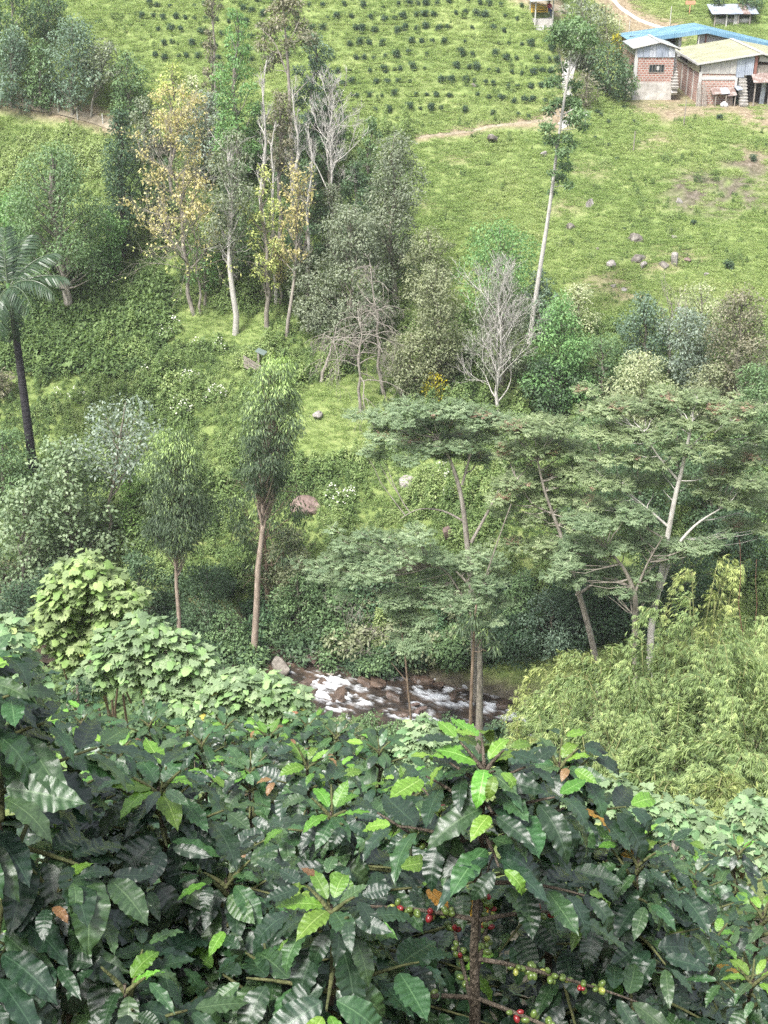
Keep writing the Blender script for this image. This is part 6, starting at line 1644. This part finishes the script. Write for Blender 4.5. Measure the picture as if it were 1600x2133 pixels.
def coffee_bush(label, T, size, leafL, seed, near=True, depth=1.0, nodes=11, young=.3, bronze=.05, berries=0, red=.1, maxleaf=320, group='coffee bushes in the foreground', spacing=.053, tipyoung=True, trunk_r=.022, front=0.0, bare=0.0):
    """a coffee bush with its tip at T; branch pairs down the stem, leaf pairs along each branch"""
    r = np.random.default_rng(seed); rn = random.Random(seed)
    leafL *= .9 if near else .95
    T = np.asarray(T, float); gz_ = float(H(T[0], T[1])); b = np.array([T[0], T[1], min(gz_, T[2] - .5)]); h = T[2] - b[2]
    root = empty('coffee_bush', b, label, 'coffee bush', group)
    st = MB()
    tk = np.linspace(0, 1, 10); tx_ = r.normal(size=(10, 2)) * .012; tx_[-1] = 0
    st.tube(np.column_stack([tx_, -.1 + (h + .1) * tk]), trunk_r * (1 - tk ** .8) + .0035, 7)
    LS = LEAF if near else LEAFS
    cand = []; brs = []
    bnodes = []
    for i in range(nodes):
        s = .025 + (i / nodes) ** 1.35 * depth
        if s > h - .15: break
        for side in (0, 1):
            a = i * math.pi / 2 + side * math.pi + r.normal() * .28
            if front and s > .26 and abs((a + math.pi / 2 + math.pi) % (2 * math.pi) - math.pi) < front: continue
            ln = min(size, .07 + .62 * s * size / .6) * r.uniform(.85, 1.15)
            el = math.radians(62 - 62 * min(1, s / .5)) + r.normal() * .10
            kk = 8; p0 = np.array([0, 0, h - s]); d = np.array([math.cos(a) * math.cos(el), math.sin(a) * math.cos(el), math.sin(el)])
            pts = [p0]
            for q in range(kk - 1):
                d = d + np.array([0, 0, -.055]) + r.normal(size=3) * .02; d /= np.linalg.norm(d); pts.append(pts[-1] + d * ln / (kk - 1))
            pts = np.array(pts); br = MB(); br.tube(pts, np.linspace(.0060, .0022, kk) * (1.2 if near else 1.4), 5); brs.append(br)
            npair = max(1, int(ln / spacing)); azb = math.atan2(d[1], d[0])
            for j in range(npair + 1):
                t = 1.0 if j == npair else (.22 + .78 * j / npair)
                if t < (bare if bare and s > .34 else .3) and ln > .3 and near: bnodes.append((pts, t, len(brs) - 1)); continue
                c = np.array([np.interp(t, np.linspace(0, 1, kk), pts[:, q]) for q in range(3)])
                if ln > .3 and t < .7: bnodes.append((pts, t, len(brs) - 1))
                tip = t == 1.0
                for sd in (-1, 1):
                    aa = azb + sd * ((.55 if tip else 1.0) + r.normal() * .16)
                    dz = (.3 if tip and s < .2 else .08) - .42 * r.uniform(0, 1) ** 1.5 - (.25 if s > .4 else 0) * r.uniform(0, 1)
                    dv = np.array([math.cos(aa), math.sin(aa), dz]); nv_ = UP + rdir(r, 1)[0] * .35 + np.array([math.cos(azb), math.sin(azb), 0]) * .25
                    L = leafL * r.uniform(.78, 1.18) * (.72 if tip else 1.0) * (.75 if s < .1 else 1)
                    q_ = r.uniform()
                    if tip and q_ < .75 * (young * (1.7 if s < .25 and tipyoung else 1)): kd = 'young' if r.uniform() > bronze * 2 else 'bronze'
                    elif q_ < (.42 if near else .7): kd = 'mid'
                    elif q_ > .9985: kd = 'yellow'
                    else: kd = 'mature'
                    if kd == 'bronze': L *= .62
                    cand.append((c, dv, nv_, L, kd, s, len(brs) - 1))
    # a crown of young leaves at the very tip
    for q in range((6 if near else 4) if tipyoung else 2):
        aa = q * 1.05 + r.normal() * .2; cand.append((np.array([0, 0, h - .01]), np.array([math.cos(aa), math.sin(aa), .9 - .12 * q]), UP * .5 - np.array([math.cos(aa), math.sin(aa), 0]) * .3 + rdir(r, 1)[0] * .1, leafL * (.55 + .06 * q), 'young' if r.uniform() < (.55 if near else .25) else 'mid', 0, -1))
    if len(cand) > maxleaf:
        cand.sort(key=lambda c: c[5] * .8 + .35 * rn.random()); cand = cand[:maxleaf]
    so = st.build('stem', BARK['coffee'], root, True); bo = [q.build('branch', BARK['coffee' if front else 'twig'], root, True) for q in brs]
    for c, dv, nv_, L, kd, s, bi in cand:
        M = Matrix.Translation(Vector(c + .018 * dv)) @ frame(dv, nv_).to_4x4() @ Matrix.Diagonal((L * r.uniform(.9, 1.2), L, L, 1))
        v_ = LS[kd]; inst('leaf', v_[int(r.integers(len(v_)))], so if bi < 0 else bo[bi], M)
    if berries and bnodes:
        n = 0
        rn.shuffle(bnodes)
        for pts, t, bi in bnodes:
            c = np.array([np.interp(t, np.linspace(0, 1, len(pts)), pts[:, q]) for q in range(3)]); kr = rn.random() < red
            for _ in range(rn.randint(4, 7)):
                if n >= berries: break
                d = rdir(r, 1)[0]; kd = ('red' if rn.random() < (.6 if kr else .05) else ('lime' if rn.random() < .08 else 'green')); s = r.uniform(.0085, .0112)
                M = Matrix.Translation(Vector(c + d * (s + .006) + np.array([0, 0, .0]))) @ frame(np.cross(d, UP) + .01, d).to_4x4() @ Matrix.Diagonal((s, s, s * 1.15, 1))
                inst('berry', BERRY[kd], bo[bi], M); n += 1
    return root


def tip(px, py, dist):
    d = ray(px, py); return d / np.linalg.norm(d) * dist


coffee_bush('nearest coffee bush with lime green shoots and ripening berries', tip(1010, 1592, 3.15), .62, .168, 1, berries=300, red=.25, depth=.95, nodes=17, young=.62, bronze=.0, spacing=.056, front=1.25, bare=.74, trunk_r=.03)
coffee_bush('coffee bush rising beside the nearest one, with upright pale shoots', tip(1165, 1588, 3.75), .56, .165, 2, depth=.9, nodes=12, young=.3, bronze=.02)
coffee_bush('large coffee bush with dark drooping leaves and bronze shoots', tip(330, 1640, 3.3), .66, .168, 3, depth=1.0, nodes=16, young=.2, bronze=.12, berries=90, red=.02)
coffee_bush('very near coffee bush whose big dark leaves cross the border', tip(-45, 1405, 2.8), .42, .185, 4, depth=.8, nodes=13, young=.0, bronze=.0, tipyoung=False)
coffee_bush('low coffee bush at the lower border with broad wet leaves', tip(110, 1850, 3.0), .5, .165, 5, depth=.7, nodes=9, young=.15, berries=120, red=.02, tipyoung=False)
coffee_bush('low coffee bush with lime leaves next to green berry branches', tip(690, 1885, 2.95), .5, .162, 6, depth=.7, nodes=9, young=.3, berries=260, red=.06)
coffee_bush('coffee bush between the large dark one and the nearest one', tip(690, 1690, 3.7), .58, .16, 7, depth=.9, nodes=13, young=.2, bronze=.05)
coffee_bush('coffee bush with many bronze red new leaves', tip(640, 1590, 4.9), .62, .16, 8, depth=.9, nodes=10, young=.4, bronze=.22)
coffee_bush('coffee bush with curled dark leaves between the border and the large dark one', tip(150, 1640, 3.5), .6, .165, 10, depth=.9, nodes=13, young=.12, bronze=.03)
coffee_bush('coffee bush under the long lime leaf of the nearest one', tip(1330, 1790, 3.9), .55, .16, 11, depth=.8, nodes=12, young=.25, bronze=.02, tipyoung=False)
coffee_bush('coffee bush low in the middle under the large dark one', tip(470, 1830, 3.3), .55, .165, 12, depth=.8, nodes=12, young=.1, bronze=.03, tipyoung=False, berries=60, red=.03)
coffee_bush('coffee bush low behind the berries of the nearest one', tip(1310, 1880, 4.2), .55, .165, 9, depth=.8, nodes=9, young=.1, berries=60, red=.3, tipyoung=False)
BG = 'coffee bushes of the rows behind'
rowb = [(90, 1560, 5.4, 'bush at the picture border in the second row'), (250, 1560, 6.0, 'bush second from the picture border'), (420, 1545, 6.4, 'bush in the middle of the second row'), (520, 1600, 5.2, 'bush with glossy leaves in front of the row end'), (560, 1530, 7.0, 'bush near the stream end of the second row'),
        (700, 1530, 7.2, 'bush just below the first rapids'), (790, 1560, 6.4, 'bush at the end of the second row beside pale leaves'), (310, 1505, 7.6, 'bush in the farthest row under the broad pale leaves'), (470, 1510, 7.8, 'bush in the farthest row below the stream bend'), (640, 1510, 8.0, 'bush of the farthest row nearest the stream'), (170, 1500, 7.4, 'bush of the farthest row near the border'), (860, 1650, 4.9, 'bush partly hidden behind the nearest one')]
for i, (x, y, d, lb) in enumerate(rowb):
    coffee_bush('coffee ' + lb, tip(x, y, d), .66, .165, 40 + i, near=d < 5.6, depth=.85, nodes=11, young=.16, bronze=.08, group=BG, maxleaf=240, spacing=.082)
for i, (x, y, d, lb) in enumerate(((1540, 1770, 6.2, 'small leaved bush at the border under the pale vine'), (1450, 1820, 5.6, 'small leaved bush behind the long drooping branch'), (1590, 1900, 5.0, 'small leaved bush low at the border'), (1490, 1950, 4.6, 'small leaved bush under the drooping branch'), (1570, 2040, 4.0, 'bush with upright shoot in the lower corner'))):
    coffee_bush('coffee ' + lb, tip(x, y, d), .6, .12, 60 + i, near=d < 4.7, depth=.9, nodes=11, young=.12, bronze=.03, group=BG, maxleaf=240, spacing=.075)
# filling dark leaves low between the bushes
for i, (x, y, d, lb) in enumerate(((430, 1880, 3.9, 'shaded bush in the gap beneath the large dark one'), (880, 1900, 4.3, 'shaded bush behind the berry stem'), (560, 2010, 3.2, 'shaded bush at the lower border among green berries'), (1210, 1960, 4.4, 'shaded bush behind the red berries'), (260, 2050, 3.0, 'shaded bush low in the corner'), (1330, 1740, 5.6, 'bush under the heart shaped leaves'))):
    coffee_bush('coffee ' + lb, tip(x, y, d), .55, .165, 80 + i, near=True, depth=.8, nodes=8, young=.06, bronze=.0, group=BG, maxleaf=150, tipyoung=False, berries=50 if i in (2, 3) else 0, red=.2)

# ------------------------------------------------------------------ broad pale leaves below the coffee
def lobed_leaf(mat, seed, lobes=5, deep=.18):
    r = np.random.default_rng(seed); n = 30
    a = np.linspace(-math.pi * .93, math.pi * .93, n)      # from the stalk notch round to the notch
    rad = .5 * (1 + deep * np.cos(a * lobes / 1.86) ) * (1 - .10 * np.abs(a) / math.pi) * (1 + .12 * np.exp(-(a / .25) ** 2)) * (1 + .04 * r.normal(size=n))
    X = rad * np.sin(a); Yy = rad * np.cos(a) + .28
    Z = -.22 * (np.hypot(X, Yy - .28) / .5) ** 2 * .5 + .03 * np.cos(a * 7)
    V = np.concatenate([[[0, .1, .0]], np.column_stack([X, Yy, Z])])
    mid = np.column_stack([X * .55, .1 + (Yy - .1) * .55, Z * .25 + .035 * np.abs(np.sin(a * 3.2))])
    V = np.concatenate([V, mid])
    F = [(0, 1 + n + i, 2 + n + i) for i in range(n - 1)]
    Q = [(1 + n + i, 1 + i, 2 + i, 2 + n + i) for i in range(n - 1)]
    mb = MB(); mb.add(V, F, .5)
    mb.F.append(np.array(Q)); mb.M.append(np.zeros(len(Q), int))
    mb.tube([(0, .1, -.01), (0, -.2, -.12), (0, -.45, -.35)], .012, 4)
    return mb.mesh('leaf', [mat], True)


def broad_mat(name, c, trans=.25):
    m, nt, out = new_mat(name)
    oi = N(nt, 'ShaderNodeObjectInfo'); r = ramp(nt, [(0, c[0]), (.5, c[1]), (.965, c[2]), (.985, c[3])]); nt.links.new(oi.outputs['Random'], r.inputs[0])
    p = N(nt, 'ShaderNodeBsdfPrincipled'); p.inputs['Roughness'].default_value = .6; p.inputs['Specular IOR Level'].default_value = .25; nt.links.new(r.outputs[0], p.inputs['Base Color'])
    t = N(nt, 'ShaderNodeBsdfTranslucent'); nt.links.new(r.outputs[0], t.inputs[0]); mx = N(nt, 'ShaderNodeMixShader'); mx.inputs[0].default_value = trans
    nt.links.new(p.outputs[0], mx.inputs[1]); nt.links.new(t.outputs[0], mx.inputs[2]); nt.links.new(mx.outputs[0], out.inputs[0])
    return m


BM = broad_mat('broad_leaf_pale', [(.130, .230, .085), (.215, .340, .135), (.300, .430, .180), (.45, .40, .09)])
BM2 = broad_mat('broad_leaf_yellowish', [(.150, .245, .072), (.235, .350, .112), (.310, .420, .155), (.46, .42, .10)])
BM3 = broad_mat('broad_leaf_bluish', [(.110, .205, .090), (.185, .305, .140), (.260, .390, .190), (.30, .36, .14)])
BLF = {k: [lobed_leaf(m_, s * 7 + 1, 5 + 2 * (s % 2), .14 + .07 * s) for s in range(3)] for k, m_ in (('pale', BM), ('yellow', BM2), ('blue', BM3))}


def broad_plant(name, label, Y, clumps, kind, L, per=44, seed=1, stems=True, maxn=300):
    r = np.random.default_rng(seed)
    C = np.array([at(c[0], c[1], Y + (c[3] if len(c) > 3 else 0)) for c in clumps]); rad = np.array([c[2] / pxm(C[i]) for i, c in enumerate(clumps)])
    cx = C[:, 0].mean(); b = np.array([cx, Y + 1.0, float(H(cx, Y + 1.0))])
    root = empty(name, b, label, 'shrub', 'broad leaved plants below the coffee')
    st = MB()
    for c in C:
        st = MB(); st.tube(bend((r.normal() * .2, r.normal() * .2, -.3), c - b, .1, 7, .06, r), np.linspace(.05, .018, 7), 5); st.build('stem', BARK['brown'], root, True)
    n = 0
    per = min(per, maxn // len(C))
    inner = MB()
    for c, q in zip(C, rad):
        kk = per
        u = rdir(r, kk * 3); u = u[(u[:, 2] > -.45) & (u[:, 1] < .55)][:kk]
        for w in u:
            p = c + w * q * r.uniform(.55, 1.2) * np.array([1, 1, .85]) - b
            dv = w * np.array([1, 1, 0]) * .9 + np.array([0, -.35, 0]) + rdir(r, 1)[0] * .5 + np.array([0, 0, -.3]); nv_ = UP * .95 + w * .55 + rdir(r, 1)[0] * .45 + np.array([0, -.15, 0])
            s = L * .86 * r.uniform(.6, 1.2); M = Matrix.Translation(Vector(p)) @ frame(dv, nv_).to_4x4() @ Matrix.Diagonal((s, s, s, 1))
            inst('leaf', BLF[kind][int(r.integers(3))], root, M); n += 1
        m_ = 170; w = rdir(r, m_); P = c - b + w * q * r.uniform(.45, 1.15, m_)[:, None]
        Dn = w * np.array([1, 1, 0]) + rdir(r, m_) * .6 + np.array([0, -.3, -.3]); Nn = UP + w * .5 + rdir(r, m_) * .45; var = r.uniform(.1, 1, m_)
        for a_, l_ in ((-1.0, .55), (-.5, .7), (0, .85), (.5, .7), (1.0, .55)):
            S_ = np.cross(Dn, Nn); S_ /= np.linalg.norm(S_, axis=1)[:, None] + 1e-9; D1 = Dn / np.linalg.norm(Dn, axis=1)[:, None]
            inner.leaves(P, D1 * math.cos(a_) + S_ * math.sin(a_), Nn, L * l_, L * .5, var)
    tag(inner.build('inner_foliage', LM['broadyellow' if kind == 'yellow' else 'broad'], root), kind='stuff')


broad_plant('broad_leaved_shrub', 'tallest light green shrub with broad yellow green leaves', 25.0, [(180, 1195, 52), (130, 1240, 46), (215, 1230, 46), (255, 1245, 42), (105, 1300, 46), (180, 1290, 40, .5), (240, 1295, 46), (150, 1345, 44)], 'yellow', .25, 38, 1)
broad_plant('broad_leaved_shrub', 'pale green shrub with broad lobed leaves in the middle of the slope', 24.0, [(300, 1320, 46), (350, 1345, 48), (280, 1375, 46), (400, 1380, 46), (240, 1350, 40), (340, 1410, 46), (430, 1420, 40), (200, 1410, 36)], 'pale', .28, 38, 2)
broad_plant('broad_leaved_shrub', 'lowest pale green shrub with broad leaves next to the stream', 23.5, [(460, 1440, 42), (510, 1430, 44), (560, 1440, 44), (600, 1460, 40), (420, 1470, 42), (480, 1490, 40), (550, 1490, 42), (380, 1465, 36)], 'pale', .26, 36, 3)
broad_plant('broad_leaved_shrub', 'bluish green broad leaved shrub cut by the picture border', 22.0, [(15, 1330, 44), (30, 1385, 40), (-20, 1370, 50), (60, 1420, 30)], 'blue', .28, 44, 4)
broad_plant('broad_leaved_vine', 'small mound of pale heart shaped leaves at the end of the coffee row', 12.5, [(880, 1535, 40), (920, 1555, 36), (860, 1575, 36), (905, 1595, 40), (840, 1600, 34)], 'blue', .13, 50, 5)
broad_plant('broad_leaved_vine', 'long mound of pale heart shaped leaves above the coffee leaves', 12.0, [(1210, 1650, 40), (1270, 1655, 44), (1320, 1680, 44), (1390, 1700, 44), (1440, 1720, 44), (1370, 1740, 44), (1300, 1720, 44), (1240, 1700, 40), (1430, 1770, 40)], 'blue', .14, 33, 6)
broad_plant('broad_leaved_vine', 'upright pale heart shaped leaves at the picture border', 11.0, [(1560, 1690, 34), (1590, 1720, 38), (1530, 1740, 36), (1580, 1770, 40), (1510, 1780, 30)], 'blue', .14, 44, 7)
# darker bushes between the broad leaves and the coffee
for i, (x_, t_, Yd, w_, pl, lb) in enumerate(((160, 1420, 17.0, 190, 'deep', 'dark glossy bush between the broad leaves and the coffee row'), (60, 1440, 15.0, 150, 'deep', 'dark glossy bush near the border behind the coffee row'), (300, 1450, 16.5, 150, 'dark', 'dark green bush under the broad lobed leaves'),
                                              (720, 1500, 49.0, 120, 'olive', 'low grassy bush on the near edge of the stream'), (830, 1505, 48.0, 110, 'mid', 'low green bush on the near edge by the red stemmed tree'), (940, 1490, 48.5, 90, 'dark', 'dark low bush on the near edge beside the slim trunk'), (1040, 1500, 47.0, 90, 'dark', 'dark bush by the foot of the twin trunks'), (640, 1470, 48.0, 90, 'mid', 'green bush at the near edge of the first rapids'), (520, 1388, 54.5, 70, 'mid', 'green bush hiding the stream beside the long pale trunk'), (465, 1385, 55.0, 80, 'dark', 'dark bush hiding the stream behind the broad leaves'), (775, 1488, 50.5, 90, 'mid', 'low leafy bush in front of the clear water run'), (600, 1462, 50.0, 60, 'fresh', 'fresh green bush before the first fall of water'),
                                              (1500, 1740, 13.5, 150, 'deep', 'dark small leaved bush below the bamboo'), (1400, 1790, 9.5, 150, 'vine', 'green leafy bush under the long mound of pale leaves'))):
    T_ = at(x_, t_, Yd); tree('bush', lb, x_, 0, x_, t_, w_, pl, 'dome', .0, base=(T_[0], Yd, max(float(H(T_[0], Yd)), T_[2] - 3.2)), clumps=26, cat='bush', leafL=.11 if Yd < 20 else None, dens=.8)

# ------------------------------------------------------------------ the damp air over the valley
mb = MB(); mb.box((-170, -45, -42.5), (170, 430, 140))
m, nt, out = new_mat('haze')
pv = N(nt, 'ShaderNodeVolumePrincipled'); pv.inputs['Density'].default_value = HAZE; pv.inputs['Color'].default_value = (.93, .95, .97, 1); pv.inputs['Anisotropy'].default_value = 0.2
nt.links.new(pv.outputs[0], out.inputs['Volume'])
tag(mb.build('haze', m), 'thin pale haze hanging in the valley air', 'haze', kind='stuff')
